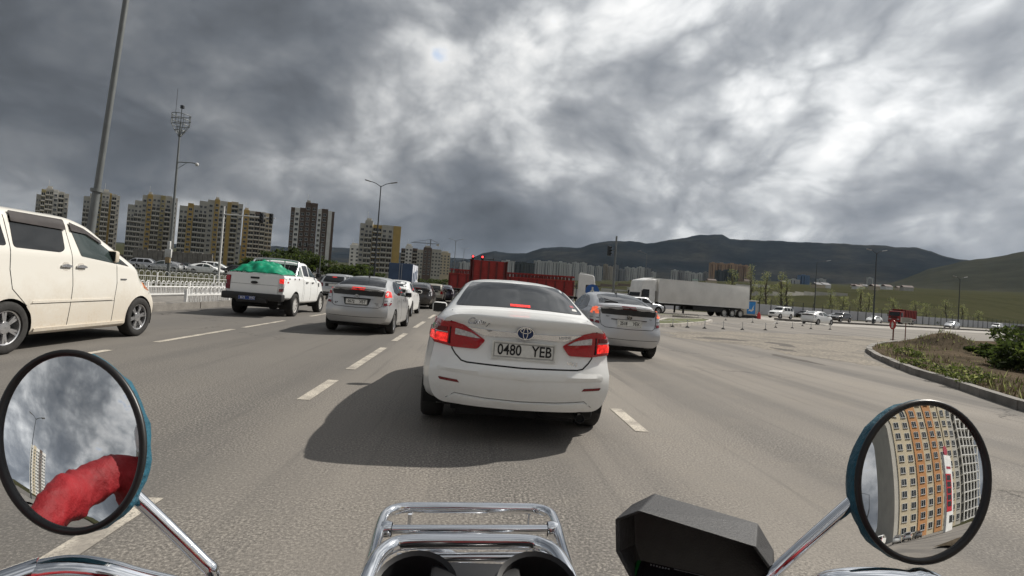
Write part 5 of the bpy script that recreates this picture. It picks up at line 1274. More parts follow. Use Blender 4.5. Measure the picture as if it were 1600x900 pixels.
# red tipping semi-trailer with white tractor, crossing ahead
def semi(name, Lt, box, y_tr=0.0):
    r = empty(name); chassis(r, .4, Lt+1.6, .95)
    if box:
        b = MB(); b.box(-1.27,1.27,0,Lt,1.25,4.0,0,.03); bx = b.build('trailer_box', TR['box'], r, 30)
        q = MB()
        for sx in (-1,1):
            for z in (1.24,3.98): q.box(sx*1.275-.02,sx*1.275+.02,0,Lt,z-.05,z+.04)
            for y in (0.02,Lt-.02): q.box(sx*1.275-.02,sx*1.275+.02,y-.05,y+.05,1.24,3.98)
        q.build('edge_rail', TR['wht'], bx)
        q = MB(); q.box(-.9,.9,Lt,Lt+.4,2.5,3.9,0,.06); q.build('cooling_unit', TR['wht'], r)
        for sx in (-1,1): q = MB(); q.box(sx*1.15-.02,sx*1.15+.02,3.9,8.6,.55,1.1); q.build('side_guard', TR['chs'], r)
        q = MB()
        for k in range(5): q.box(1.275,1.279,1.5+k*.34,1.74+k*.34,1.62,1.80)
        q.build('dark_marking', TR['chs'], bx)
    else: tipper_tub(r, 0, Lt, 1.3, 2.95, 1.25, TR['red'], 14, True)
    for y in (1.2,2.5,3.8): truck_wheel(r, 1.24, y, .5)
    for sx in (-1,1): q = MB(); q.box(sx*.8-.06,sx*.8+.06,Lt-4.1,Lt-3.9,.1,1.0); q.build('landing_leg', TR['chs'], r)
    yc = Lt+.45
    cab(r, yc, TR['wht'], 3.75, 2.1)
    q = MB(); q.prism([(yc+.1,3.8),(yc+1.5,3.75),(yc+.2,4.05)], 'x', -1.05, 1.05); q.build('roof_fairing', TR['wht'], r)
    truck_wheel(r, 1.22, yc-1.1, .5); truck_wheel(r, 1.22, yc+1.35, .5)
    q = MB(); q.cyl((.75,yc-.4,.8),(.75,yc-1.7,.8), .3, n=14); q.build('fuel_tank', M['alloy'], r, 40)
    return r
a, c = at(705,440,61), at(897,440,58.0); d = (c-a).normalized(); r = semi('articulated_tipper', (c-a).length, False); place(r, a.x, a.y, math.atan2(-d.x, d.y), 0, 0, 'long red slatted tipping trailer with a white tractor, crossing ahead', 'truck')
a, c = at(1158,470,63.5), at(1019,460,59.5); d = (c-a).normalized(); r = semi('articulated_lorry', (c-a).length, True); place(r, a.x, a.y, math.atan2(-d.x, d.y), 0, 0, 'white box trailer lorry standing across the junction on the right', 'truck')
print('trailer', (c-a).length)
# blue box truck far ahead on the left
def box_truck():
    r = empty('box_truck'); chassis(r, .1, 6.5, .7); b = MB(); b.box(-1.3,1.3,0,4.9,1.05,3.55,0,.03); bx = b.build('cargo_box', TR['blue'], r, 30)
    for k in range(2):
        q = MB(); q.box(-1.24+k*1.26,-.02+k*1.26,-.03,.0,1.1,3.5); dd = q.build('rear_door', TR['blue'], r); q = MB(); q.cyl((-.12+k*.24,-.05,1.1),(-.12+k*.24,-.05,3.5), .02, n=6); q.build('door_bar', M['steel'], dd)
    q = MB(); q.box(1.3,1.315,.05,4.85,1.1,3.5); sd = q.build('printed_side', mat('printed_side_white', (.55,.57,.62), .5, var=.4, vscale=.9), r)
    q = MB()
    for k in range(3): q.box(1.316,1.322,.5+k*1.5,1.5+k*1.5,1.4+.25*k,2.6+.2*k)
    q.build('printed_patch', TR['blue'], sd)
    cab(r, 5.1, TR['wht'], 2.7, 1.6); truck_wheel(r, 1.1, 1.2, .42); truck_wheel(r, 1.1, 5.7, .42); return r
place(box_truck(), X(626,58), 57, 0, 0, 0, 'blue box truck with a printed white side, far ahead', 'truck')
words = ['first','second','third','fourth','fifth','sixth','seventh','eighth','ninth','tenth','eleventh','twelfth','thirteenth','fourteenth','fifteenth','sixteenth','seventeenth','eighteenth']
# ------------------------------------------------------------------ street furniture
ST = dict(pole=mat('galvanised_pole', (.16,.17,.17), .5, metal=.4, vscale=3), dpole=mat('dark_pole', (.045,.05,.055), .5, metal=.3, vscale=3), wpole=mat('white_pole', (.55,.55,.54), .6, vscale=3), wfence=mat('white_fence_paint', (.66,.66,.65), .5, var=.12, vscale=4),
          cone=mat('concrete_foot', (.09,.085,.08), .9), fence=mat('grey_sheet_fence', (.52,.52,.54), .6, var=.08, vscale=.6), chain=mat('chain_steel', (.35,.34,.33), .6), signred=mat('sign_red', (.42,.03,.03), .5), signwhite=mat('sign_white', (.55,.55,.50), .5),
          signblue=mat('sign_blue', (.02,.09,.30), .5), lamphead=mat('lamp_head', (.2,.2,.2), .5), sigred=mat('signal_red_lit', (.8,.03,.03), .3, emit=(1,.03,.03), estr=5.0), rust=mat('rusty_post', (.15,.05,.035), .8, var=.3))
def post_line(a, top, r0, r1, n=10, k=6): return [a+(top-a)*(i/k) for i in range(k+1)], [r0+(r1-r0)*i/k for i in range(k+1)]
def lamp_post(base, H, label, arms=2, rb=.11, rt=.05, armlen=1.3, m='pole', lean=(0,0), ang=0.0, group=None, armrise=.45):
    r = empty('lamp_post', base, ang); tag(r, label, 'lamp post', group); top = Vector((lean[0]*H, lean[1]*H, H))
    b = MB(); P, R_ = post_line(Vector((0,0,-.1)), top, rb, rt); b.tube(P, R_, 12); b.build('pole', ST[m], r, 40)
    b = MB(); b.cyl((0,0,-.1),(top.x*.09,top.y*.09,H*.09), rb*1.45, rb*1.35, 12); b.build('pole_sleeve', ST[m], r, 40)
    for s_ in ((-1,1) if arms == 2 else (1,) if arms == 1 else ()):
        b = MB(); b.tube([top-Vector((0,0,.1)), top+Vector((s_*armlen*.5,0,armrise*.6)), top+Vector((s_*armlen,0,armrise))], rt*.7, 8); am = b.build('lamp_arm', ST[m], r, 40)
        b = MB(); b.box(-.42,.42,-.13,.13,-.05,.06,0,.04); h = b.build('lamp_head', ST['lamphead'], am, 40); h.location = top+Vector((s_*(armlen+.35),0,armrise+.05)); h.rotation_euler = (0,-s_*.22,0)
    return r
# the tall pole near the white van, leaning a little to the right, its flanged joint in sight
P = at(150,352,15); lamp_post((P.x-.25, P.y, .14), 15.0, 'tall bare pole rising out of the picture beside the white van', 0, .085, .062, lean=(.058,.0))
b = MB(); b.lathe([(0,.08),(0,.145),(.09,.145),(.09,.08)], axis='z', n=14); o = b.build('pole_flange', ST['pole'], [q for q in bpy.data.objects if q.get('label','').startswith('tall bare pole')][0], 40)
zf = at(152,300,15).z-.14; o.location = (.058*zf, 0, zf)
b = MB(); b.cyl((0,0,0),(.058*zf,0,zf), .125, .095, 14); b.build('pole_base', ST['pole'], o.parent, 40)
p = gnd(583,430,.14); 
lamp_post((X(583,63),63,0), at(589,290,63).z, 'double-armed lamp post in front of the ochre-edged tower', 2, .12, .06, 1.2, 'dpole', (.0,0))
lamp_post((X(707,150),150,0), at(710,376,150).z, 'double-armed lamp post left of the red tipper, further off', 2, .13, .06, 1.4, 'pole', group='lamp posts down the road')
lamp_post((X(721,240),240,0), at(722,389,240).z, 'thin lamp post right behind the further double-armed one', 2, .13, .06, 1.4, 'pole', group='lamp posts down the road')
p = gnd(1364,508); lamp_post((p.x,p.y,0), at(1371,396,p.y).z, 'black lamp post standing on the cross road median by the white hatchback', 2, .13, .06, .9, 'dpole')
P = at(1497,505,110); lamp_post((P.x,P.y,0), at(1500,436,110).z, 'lamp post behind the grey fence above the pale silver hatchback', 2, .13, .06, 1.0, 'dpole')
P = at(1272,492,95); lamp_post((P.x,P.y,0), at(1276,410,95).z, 'thin lamp post behind the grey fence above the white liftback', 1, .10, .05, 2.0, 'dpole')
P = at(1006,470,120); lamp_post((P.x,P.y,0), at(1008,396,120).z, 'grey lamp post with one arm above the tractor of the white trailer', 1, .11, .05, -2.2, 'pole')

# mast with a round cage near its top, side arm and boxes
def mast():
    Y = 52; p = at(262,434,Y); H = at(281,190,Y).z; r = empty('camera_mast', (p.x,p.y,.3)); tag(r, 'tall mast with a round cage, side arm and white boxes', 'mast')
    t = at(281,190,Y)-Vector((p.x,p.y,.3)); t.y = 0; t.x *= .35
    b = MB(); q, R_ = post_line(Vector((0,0,-.3)), t, .16, .07); b.tube(q, R_, 10); b.build('pole', ST['pole'], r, 40)
    b = MB()
    for dz, rr in ((-.9,.45),(-.35,.75),(.15,.80),(.65,.80)): b.tube([t+Vector((rr*math.cos(k*PI/10), rr*math.sin(k*PI/10), dz)) for k in range(20)], .035, 6, closed=True)
    for k in range(8):
        a = k*PI/4; c_, s_ = math.cos(a), math.sin(a); b.tube([t+Vector((.07*c_,.07*s_,-1.5)), t+Vector((.45*c_,.45*s_,-.9)), t+Vector((.8*c_,.8*s_,-.3)), t+Vector((.8*c_,.8*s_,.65))], .028, 6)
    b.build('cage', ST['pole'], r, 40)
    b = MB(); b.tube([t+Vector((-.55,0,-.3)), t+Vector((-.55,0,3.2))], .02, 6); b.tube([t, t+Vector((0,0,1.5))], .04, 6); b.box(t.x-.12,t.x+.2,-.12,.12,t.z+1.3,t.z+1.62,0,.04); b.build('aerial', ST['dpole'], r)
    s = t*.74; b = MB(); b.tube([s, s+Vector((1.3,0,.05)), s+Vector((1.75,0,0))], .045, 8); b.tube([s-Vector((0,0,.7)), s+Vector((.9,0,.02))], .025, 6); am = b.build('side_arm', ST['pole'], r, 40)
    b = MB(); b.lathe([(-.2,.01),(-.17,.12),(0,.17),(.12,.1),(.14,.01)], axis='z', n=12); h = b.build('dome_camera', ST['wpole'], am, 60); h.location = s+Vector((1.85,0,-.05))
    for (f, w, hh, mm) in ((.205,.14,.42,'wpole'),(.155,.30,.42,'wpole'),(.115,.22,.3,'rust')):
        c_ = t*f; b = MB(); b.box(-w,w,-.32,-.12,-hh,hh,0,.04); o = b.build('control_box', ST[mm] if mm != 'rust' else mat('box_tan', (.32,.24,.14), .7), r, 40); o.location = c_+Vector((0,0,0))
mast()
def signal_head(parent, loc, lit, yaw=0.0, s=1.0):
    b = MB(); b.box(-.18*s,.18*s,-.14*s,.1*s,-.5*s,.5*s,0,.04); h = b.build('signal_head', ST['dpole'], parent, 40); h.location = loc; h.rotation_euler = (0,0,yaw)
    for k, nm in enumerate(('lamp_lens','lamp_lens','lamp_lens')):
        b = MB(); b.lathe([(-.15*s,.01),(-.15*s,.12*s),(-.28*s,.13*s)], axis='y', n=14, mi=0); m_ = ST['sigred'] if (lit and k == 0) else M['trim']
        b2 = MB(); b2.lathe([(-.145*s,.002),(-.15*s,.11*s)], axis='y', n=14); o = b2.build('lamp_lens', m_, h, 40); o.location = (0,0,(.32-.32*k)*s)
        v = MB(); v.lathe([(-.14*s,.125*s),(-.32*s,.125*s)], axis='y', n=10, a0=.1, a1=PI-.1); o = v.build('lamp_visor', M['trim'], h); o.location = (0,0,(.32-.32*k)*s)
def gantry(px, Y, top, toarm, armpy, label, heads, m='wpole', lit=False, zb=0.0, base=450):
    p = at(px, base, Y); H = at(px+6, top, Y).z; r = empty('traffic_signal', (p.x,p.y,zb)); tag(r, label, 'traffic light'); H -= zb
    b = MB(); b.tube([(0,0,-.1),(0,0,H)], [.12,.09], 10); b.build('pole', ST[m], r, 40)
    e = at(toarm, armpy, Y); za = e.z-zb; b = MB(); b.tube([(0,0,min(za,H-.1)),(e.x-p.x,0,za)], [.07,.045], 8); b.build('mast_arm', ST[m], r, 40)
    for hx in heads: q = at(hx, armpy, Y); signal_head(r, (q.x-p.x, -.15, za-.1), lit)
gantry(341,52,322,430,341,'white traffic signal gantry in front of the widest grey tower',(410,425),zb=.3,base=434)
gantry(497,110,380,466,381,'grey traffic signal gantry at the foot of the brown tower',(470,480),'pole')
gantry(768,70,404,737,403,'traffic signal arm with two red lights above the red tipper',(739,754),'dpole',True)
def side_signal():
    p = at(957,470,72); H = at(962,369,72).z; r = empty('traffic_signal', (p.x,p.y,0)); tag(r, 'tall grey post with a signal head facing away, right of the tractor', 'traffic light')
    b = MB(); b.tube([(0,0,-.1),(0,0,H)], [.17,.13], 10); b.build('pole', ST['pole'], r, 40); signal_head(r, (-1.0,-.1,H-2.2), False, .5, 1.4); b = MB(); b.tube([(0,0,H-2.1),(-1,0,H-2.1)], .04, 6); b.build('mast_arm', ST['pole'], r)
side_signal()
# round blue arrow sign behind the right-hand liftback
def round_sign():
    p = at(925,462,24); r = empty('road_sign', (p.x,p.y,0)); tag(r, 'round blue sign with white arrows above the pale silver liftback roof', 'road sign')
    z = at(925,455,24).z; b = MB(); b.cyl((0,.03,0),(0,.03,z+.2), .03, n=8); b.build('post', ST['pole'], r); b = MB(); b.lathe([(-.01,.002),(-.012,.33),(.012,.33),(.012,.002)], axis='y', n=28); d = b.build('sign_disc', ST['signblue'], r, 40); d.location = (0,0,z)
    b = MB(); b.prism([(-.20,-.17),(-.08,-.17),(-.11,-.12),(.0,.02),(.11,-.12),(.08,-.17),(.20,-.17),(.20,-.05),(.16,-.09),(.04,.07),(.04,.2),(-.04,.2),(-.04,.07),(-.16,-.09),(-.20,-.05)], 'y', -.022, -.014); b.build('sign_arrow', ST['signwhite'], d)
round_sign()
# ---- white arched railings on the left ---------------------------------------
_rl = {}
def picket_mesh(h, w):
    k = (h, w)
    if k in _rl: return _rl[k]
    b = MB(); pts = [(-w/2,0,.08),(-w/2,0,h-w/2)]+[(-w/2*math.cos(a),0,h-w/2+w/2*math.sin(a)) for a in (.5,1.05,PI/2,2.1,2.65)]+[(w/2,0,h-w/2),(w/2,0,.08)]
    b.tube(pts, .016, 6); b.tube([(0,0,.08),(0,0,h*.62)], .013, 6); me = b.mesh('picket', ST['wfence'], 50); _rl[k] = me; return me
def railing(a, c, label, h=.85, w=.30, pitch=.36, zb=0.0, feet=True, secs=2.9, cat='railing', group=None):
    a, c = Vector((a[0],a[1],zb)), Vector((c[0],c[1],zb)); d = c-a; L = d.length; r = empty('railing', a, math.atan2(d.y,d.x)); tag(r, label, cat, group)
    me = picket_mesh(h, w); n = int(L/pitch)
    for k in range(n):
        o = link(bpy.data.objects.new('picket', me), r); o.location = ((k+.5)*pitch, 0, 0)
    ns = max(1, round(L/secs))
    for k in range(ns):
        for z in (.08, h*.62):
            b = MB(); b.box(L*k/ns+.05, L*(k+1)/ns-.05, -.025, .025, z-.025, z+.025); b.build('rail', ST['wfence'], r)
    for k in range(ns+1):
        b = MB(); b.box(-.045,.045,-.045,.045,0,h*.92,0,.008); o = b.build('post', ST['wfence'], r); o.location = (L*k/ns,0,0)
        if feet: b = MB(); b.lathe([(0,.26),(.05,.24),(.12,.10),(.16,.07)], axis='z', n=12); b.build('post_foot', ST['cone'], o, 40)
railing((-9.95,18.5),(-9.95,40),'white arched railing on rubber feet, beside the pickup',.68,.24,.32,.0)
railing((-12.6,12.0),(-12.6,41),'white arched railing on the median, running behind the white van nose',.62,.24,.33,.16,False)
railing((-26,30),(-15.5,47),'second white railing across the far carriageway, below the parked cars',.9,.30,.4,.12,True,4.0)
railing((-40,55),(-22,64),'furthest white railing along the edge of the parking place',.9,.30,.45,.55,False,4.0)
# low concrete block at the railing end
b = MB(); b.box(-.5,.5,-.9,.9,0,.28,0,.03); o = tag(b.build('concrete_block', CONC), 'low concrete block at the end of the median by the van', 'block'); o.location = (-9.95,15.6,0)

# ---- grey sheet fence along the cross road -----------------------------------
def long_fence():
    a = cross_pt(O,-9,27); L = 320; n = 80; r = empty('sheet_fence', a, math.atan2(CR.y,CR.x)); tag(r, 'long grey sheet metal fence with dark posts along the cross road', 'fence')
    w = L/n; pm = MB(); k = 9
    for i in range(k): pm.box(w*i/k, w*(i+.55)/k, -.03, .03, .1, 2.3); pm.box(w*(i+.55)/k, w*(i+1)/k, -.005, .03, .1, 2.3)
    me = pm.mesh('fence_panel', ST['fence']); po = MB(); po.box(-.06,.06,-.12,-.03,0,3.3); pme = po.mesh('post', ST['dpole']); ra = MB()
    for z in (2.55,2.9,3.25): ra.box(0,w,-.09,-.07,z-.015,z+.015)
    rme = ra.mesh('wire', ST['dpole'])
    for i in range(n):
        z = terrain_h((a+CR*(i*w)).x, (a+CR*(i*w)).y)
        for nm, m_ in (('fence_panel',me),('post',pme),('wire',rme)): o = link(bpy.data.objects.new(nm, m_), r); o.location = (i*w,0,z)
long_fence()
# cross-road median kerb with clipped hedges
kerb = MB(); 
a = cross_pt(O,2,0); b_ = cross_pt(O,178,0); u = CR*((b_-a).length/2); kerb.obox((a+b_)/2+Vector((0,0,.12)), u, CN*.5, (0,0,.14)); tag(kerb.build('median_kerb', mat('dark_kerb', (.12,.11,.10), .9)), kind='structure')
# posts linked by chains
def chain_row(px, label, glabel, sag=.10):
    P = [gnd(*p) for p in px]; root = None
    for i, p in enumerate(P):
        r = empty('chain_post', p); tag(r, label % words[i], 'bollard', glabel)
        b = MB(); b.lathe([(0,.12),(.03,.11),(.08,.045),(.10,.035)], axis='z', n=12); b.build('foot', ST['cone'], r, 40)
        b = MB(); b.cyl((0,0,.09),(0,0,.46), .022, n=8); b.build('post', ST['wpole'], r, 40)
    c = MB()
    for i in range(len(P)-1):
        pts = [P[i]+(P[i+1]-P[i])*(k/14)+Vector((0,0,.42-sag*4*(k/14)*(1-k/14)))-P[0] for k in range(15)]; c.tube(pts, .013, 5)
    o = c.build('chain', ST['chain'], None, 50); o.location = P[0]; return o
tag(chain_row([(1025,510),(1051,511),(1074,512),(1101,513.5),(1130,514.5),(1160,515.5),(1196,516),(1212,512),(1238,513),(1267,514),(1297,515)],'low white chain post in the near row across the junction, %s from the left','chain posts of the near row'),'chain slung between the near row of low posts','chain')
tag(chain_row([(1091,500),(1134,500.5),(1176,504),(1214,506),(1254,509.5)],'low white chain post in the back row by the off-road car, %s from the left','chain posts of the back row'),'chain slung between the back row of low posts','chain')
# blue poster kiosk right of the white trailer
def kiosk():
    p = at(1172,490,64); r = empty('kiosk', (p.x,p.y,0), .15); tag(r, 'small kiosk with a blue and white poster, right of the white trailer', 'kiosk')
    b = MB(); b.box(-.95,.95,0,1.6,.35,2.2,0,.04); b.build('cabin', BM['gconc'], r); b = MB(); b.box(-1.05,1.05,-.1,1.7,0,.35); b.build('base', TR['chs'], r)
    b = MB(); b.box(-.5,.72,-.03,-.004,.55,2.15); po = b.build('poster', mat('poster_blue', (.03,.20,.50), .5, var=.2, vscale=3), r)
    b = MB(); b.prism(rpoly([(-.35,.9),(-.1,1.2),(.1,1.05),(.35,1.5),(.55,1.75),(.4,1.3),(.5,1.1),(.15,.85),(-.1,.95)], .05), 'y', -.04, -.032); b.build('poster_splash', ST['signwhite'], po)
    b = MB(); b.box(-1.1,1.1,-.15,1.75,2.2,2.32,0,.03); b.build('roof', BM['lgrey'], r)
    b = MB(); b.lathe([(0,.25),(.5,.22),(.9,.06)], axis='z', n=12); o = b.build('marker_cone', ST['signred'], None, 40); q = at(1186,489,63); o.location = (q.x,q.y,0); tag(o, 'red marker cone right of the blue poster kiosk', 'cone')
kiosk()
# signs on the soil island
def signs():
    p = gnd(1395,534.5); z = isl_h(p.x,p.y) if inpoly((p.x,p.y), isl_poly) else .1
    r = empty('road_sign', (p.x,p.y,z), rad(-98)); tag(r, 'red and white sign on a rusty post at the island tip', 'road sign')
    b = MB(); b.cyl((0,0,-.1),(0,0,1.1), .035, n=8); b.build('post', ST['rust'], r); b = MB(); b.lathe([(-.01,.002),(-.012,.26),(.012,.26),(.012,.002)], axis='y', n=24); d = b.build('sign_disc', ST['signred'], r, 40); d.location = (0,-.05,.86); d.scale = (1,1,1)
    b = MB(); b.prism([(-.07,-.17),(.07,-.17),(.07,.0),(.13,.0),(0,.18),(-.13,.0),(-.07,.0)], 'y', -.02, -.013); b.build('sign_arrow', ST['signwhite'], d)
    p = gnd(1414,533.5); z = isl_h(p.x,p.y) if inpoly((p.x,p.y), isl_poly) else .1
    r = empty('notice_board', (p.x,p.y,z), rad(-12)); tag(r, 'small pale notice board on a thin post right of the red sign', 'sign')
    b = MB(); b.cyl((0,0,-.1),(0,0,1.3), .025, n=8); b.build('post', ST['rust'], r); b = MB(); b.box(-.30,.30,-.05,-.02,1.0,1.3); bd = b.build('board', ST['signwhite'], r)
    b = MB()
    for k in range(3): b.box(-.24,.22-.06*(k % 2),-.056,-.051,1.22-k*.075,1.25-k*.075)
    b.build('board_lines', mat('faded_print', (.2,.19,.17), .8), bd)
signs()
# distant billboard panel in blue, seen by the van windscreen
p = at(176,398,120); r = empty('billboard', (p.x,p.y,0), .3); tag(r, 'small blue board showing beside the van windscreen', 'sign'); b = MB(); b.box(-1.1,1.1,-.1,.1,at(176,404,120).z,at(176,396,120).z+.3); b.build('board', ST['signblue'], r); b = MB(); b.cyl((0,.15,0),(0,.15,at(176,398,120).z), .1, n=8); b.build('post', ST['pole'], r)

# ------------------------------------------------------------------ vegetation
def leafmat(name, col):
    m = mat(name, col, .75, var=.35, vscale=.6, spec=.2); t = NT(m.node_tree); b = t.n['Principled BSDF']; o = t.n['Material Output']
    tr = t.new('ShaderNodeBsdfTranslucent'); tr.inputs[0].default_value = (col[0]*1.5, col[1]*1.6, col[2]*.9, 1); mx = t.new('ShaderNodeMixShader'); mx.inputs[0].default_value = .4
    t.l.new(b.outputs[0], mx.inputs[1]); t.l.new(tr.outputs[0], mx.inputs[2]); t.l.new(mx.outputs[0], o.inputs[0]); return m
LF = [leafmat('leaf_dark', (.036,.050,.022)), leafmat('leaf_mid', (.078,.098,.036)), leafmat('leaf_pale', (.25,.25,.165))]
BARK = mat('bark', (.09,.075,.06), .9, var=.3, vscale=8)
def leaf_mesh(name, centres, nleaf, size, rng, mi):
    V = []; Fc = []; mm = []
    for (c, rad_) in centres:
        for _ in range(nleaf):
            d = rng.normal(size=3); d /= np.linalg.norm(d)+1e-9; p = np.array(c)+d*np.array(rad_)*rng.uniform(.35,1.05)
            a = rng.normal(size=3); a /= np.linalg.norm(a); b = np.cross(a, rng.normal(size=3)); b /= np.linalg.norm(b)+1e-9
            s_ = size*rng.uniform(.6,1.4); k = len(V)
            V += [tuple(p-a*s_), tuple(p+b*s_*.5), tuple(p+a*s_), tuple(p-b*s_*.5)]; Fc.append((k,k+1,k+2,k+3)); mm.append(mi if rng.rand() < .7 else (mi+1) % 3 if mi < 2 else 1)
    me = bpy.data.meshes.new(name); me.from_pydata(V, [], Fc)
    for m_ in LF: me.materials.append(m_)
    me.polygons.foreach_set('material_index', mm); return me
def tree(loc, H, W, kind, label, seed, group=None, dens=60, leaf=.22, mi=0):
    rng = np.random.RandomState(seed); r = empty('tree', loc, rng.rand()*6); tag(r, label, 'tree', group)
    b = MB(); th = H*(.85 if kind == 'poplar' else .5); b.tube([(0,0,-.2),(.05*W,0,th*.35),(-.04*W,.05*W,th*.7),(0,0,th)], [H*.022,H*.017,H*.012,H*.004], 7); C = []
    n = 16 if kind == 'poplar' else 14
    for k in range(n):
        t = (k+.5)/n
        if kind == 'poplar':
            z = H*(.18+.8*t); rr = W*.5*math.sin(PI*min(1,.25+t*.72))*rng.uniform(.4,1); a = rng.rand()*6.28; c = (rr*.7*math.cos(a), rr*.7*math.sin(a), z); C.append((c, (W*.22,W*.22,H*.07)))
        else:
            a = k*2.4; rr = W*.34*math.sqrt(rng.rand()); z = H*rng.uniform(.42,.92); c = (rr*math.cos(a), rr*math.sin(a), z); C.append((c, (W*.2*rng.uniform(.7,1.2),)*2+(H*.13,)))
        b.tube([(0,0,c[2]*.72), (c[0]*.5,c[1]*.5,c[2]*.86), c], [H*.008,H*.005,H*.002], 5)
    b.build('trunk', BARK, r, 50); link(bpy.data.objects.new('crown', leaf_mesh('crown', C, dens, leaf, rng, mi)), r)
trees = [(1141,1,10,3.0),(1172,0,11,2.4),(1187,2,8.5,3.0),(1196,0,10,2.6),(1219,1,11,2.8),(1228,0,9,2.2),(1296,2,8,3.2),(1318,1,6.5,3.2),(1345,0,9.5,3.0),(1358,2,8.5,3.4),(1395,1,7.5,3.4),(1430,2,7.5,3.6),(1447,1,7,3.4),(1478,0,8.5,3.8),(1504,1,8,3.2),(1530,2,6.5,3.0)]
words_ = ['first','second','third','fourth','fifth','sixth','seventh','eighth','ninth','tenth','eleventh','twelfth','thirteenth','fourteenth','fifteenth','sixteenth']
for i, (px, v, H, W) in enumerate(trees):
    d = ray(px, 480); k = ((cross_pt(O,0,33+4*v)-CAMP).dot(CN))/d.dot(CN); p = CAMP+d*k
    tree((p.x,p.y,terrain_h(p.x,p.y)), H*1.0, W*1.7, 'poplar', 'thin pale poplar behind the grey fence, %s from the left' % words[i], 40+i, 'poplars behind the fence', 44, .13, 2)
for i, (px, Y, H, W, lab) in enumerate(((432,118,9,10,'dark bushy tree between the pickup and the brown tower'),(447,125,12,7,'taller loose tree left of the brown tower foot'),(470,112,10,11,'bushy tree in front of the brown tower'),(492,120,8,10,'round tree right of the brown tower foot'),
      (533,115,6.5,11,'low wide tree above the silver crossover'),(556,120,7.5,11,'rounded green tree left of the ochre-edged tower foot'),(578,118,5.5,9,'low green tree at the ochre-edged tower foot'),(383,115,6,8,'low dark tree behind the green tarpaulin'),(690,260,8,14,'dark tree far down the road beside the blue truck'),(661,240,7,16,'dark tree far down the road behind the black liftback'))):
    tree((X(px,Y),Y,terrain_h(X(px,Y),Y)), H*.62, W*.85, 'round', lab, 70+i, None, 120, .28, 0)
# hedges on the cross road median and the dark hedge by the bushes
def hedge(a, c, w, h, label, seed, z=0.0):
    rng = np.random.RandomState(seed); d = Vector(c)-Vector(a); L = d.length; r = empty('hedge', (a[0],a[1],z), math.atan2(d.y,d.x)); tag(r, label, 'hedge', None); n = max(3, int(L/.8))
    C = [((L*(k+.5)/n, rng.uniform(-.1,.1), h*.55), (.6*L/n, w*.5, h*.5)) for k in range(n)]; link(bpy.data.objects.new('foliage', leaf_mesh('foliage', C, 150, .12, rng, 0)), r); b = MB()
    for k in range(n): b.tube([(L*(k+.5)/n,0,0),(L*(k+.5)/n,0,h*.5)], .03, 5)
    b.build('stem', BARK, r)
for i, (px, py, w, lab) in enumerate(((1443,506.5,20,'clipped dark hedge right of the red tipper'),(1463,508.5,14,'clipped dark hedge left of the pale silver hatchback'),(1520,511,18,'clipped dark hedge right of the pale silver hatchback'),(1541,512.5,14,'clipped dark hedge left of the furthest white off-road car'))):
    p = gnd(px,py); s_ = w/2*0.14; hedge((p-CR*s_)[:2]+(0,), (p+CR*s_)[:2]+(0,), 1.2, 1.4, lab, 200+i)
def shrub(x, y, H, W, label, seed, mi=0, n=11, dens=170, leaf=.07):
    rng = np.random.RandomState(seed); r = empty('shrub', (x,y,isl_h(x,y)-.05)); tag(r, label, 'shrub', None); C = []; b = MB()
    for k in range(n):
        a = rng.rand()*6.28; q = W*.42*math.sqrt(rng.rand()); z = H*rng.uniform(.25,.85)*(1-.4*q/W); C.append(((q*math.cos(a), q*math.sin(a), z), (W*.17,W*.17,H*.20))); b.tube([(0,0,0),(q*.5*math.cos(a),q*.5*math.sin(a),z*.6),(q*math.cos(a),q*math.sin(a),z+H*.15)], [.02,.012,.004], 5)
    b.build('stem', BARK, r, 50); link(bpy.data.objects.new('foliage', leaf_mesh('foliage', C, dens, leaf, rng, mi)), r)
for i, (px, py, H, W, lab) in enumerate(((1612,582,1.1,2.0,'tall dark green bush at the right edge of the soil island'),(1580,574,.6,1.3,'loose green bush left of the tall one at the right edge'),(1618,560,1.4,2.6,'darkest bush rising behind the tall one at the right edge'),(1540,556,.5,1.3,'low bush between the spoil heap and the big bushes'),(1497,588,.42,1.1,'leafy weed clump at the middle of the island kerb'),(1522,597,.36,1.0,'weed clump near the kerb right of the leafy clump'),(1432,570,.3,.8,'small weed clump near the curved kerb end'),(1418,557,.3,.9,'small dry clump below the two signs'))):
    p = gnd(px,py,.15); shrub(p.x, p.y, H, W, lab, 300+i, 0 if i < 4 else 1, 11 if i < 4 else 8, 190 if i < 4 else 55, .07 if i < 4 else .035)
b = MB(); p = gnd(1590,530); b.box(-2.2,3.5,-.5,.5,0,1.35,0,.1); o = b.build('stone_wall', mat('dark_stone', (.06,.055,.05), .95, var=.4, vscale=1.5, bump=.6, bscale=4)); o.location = (p.x+1.5,p.y,.1); o.rotation_euler = (0,0,.45); tag(o, 'dark rough wall behind the bushes at the right edge', 'wall')
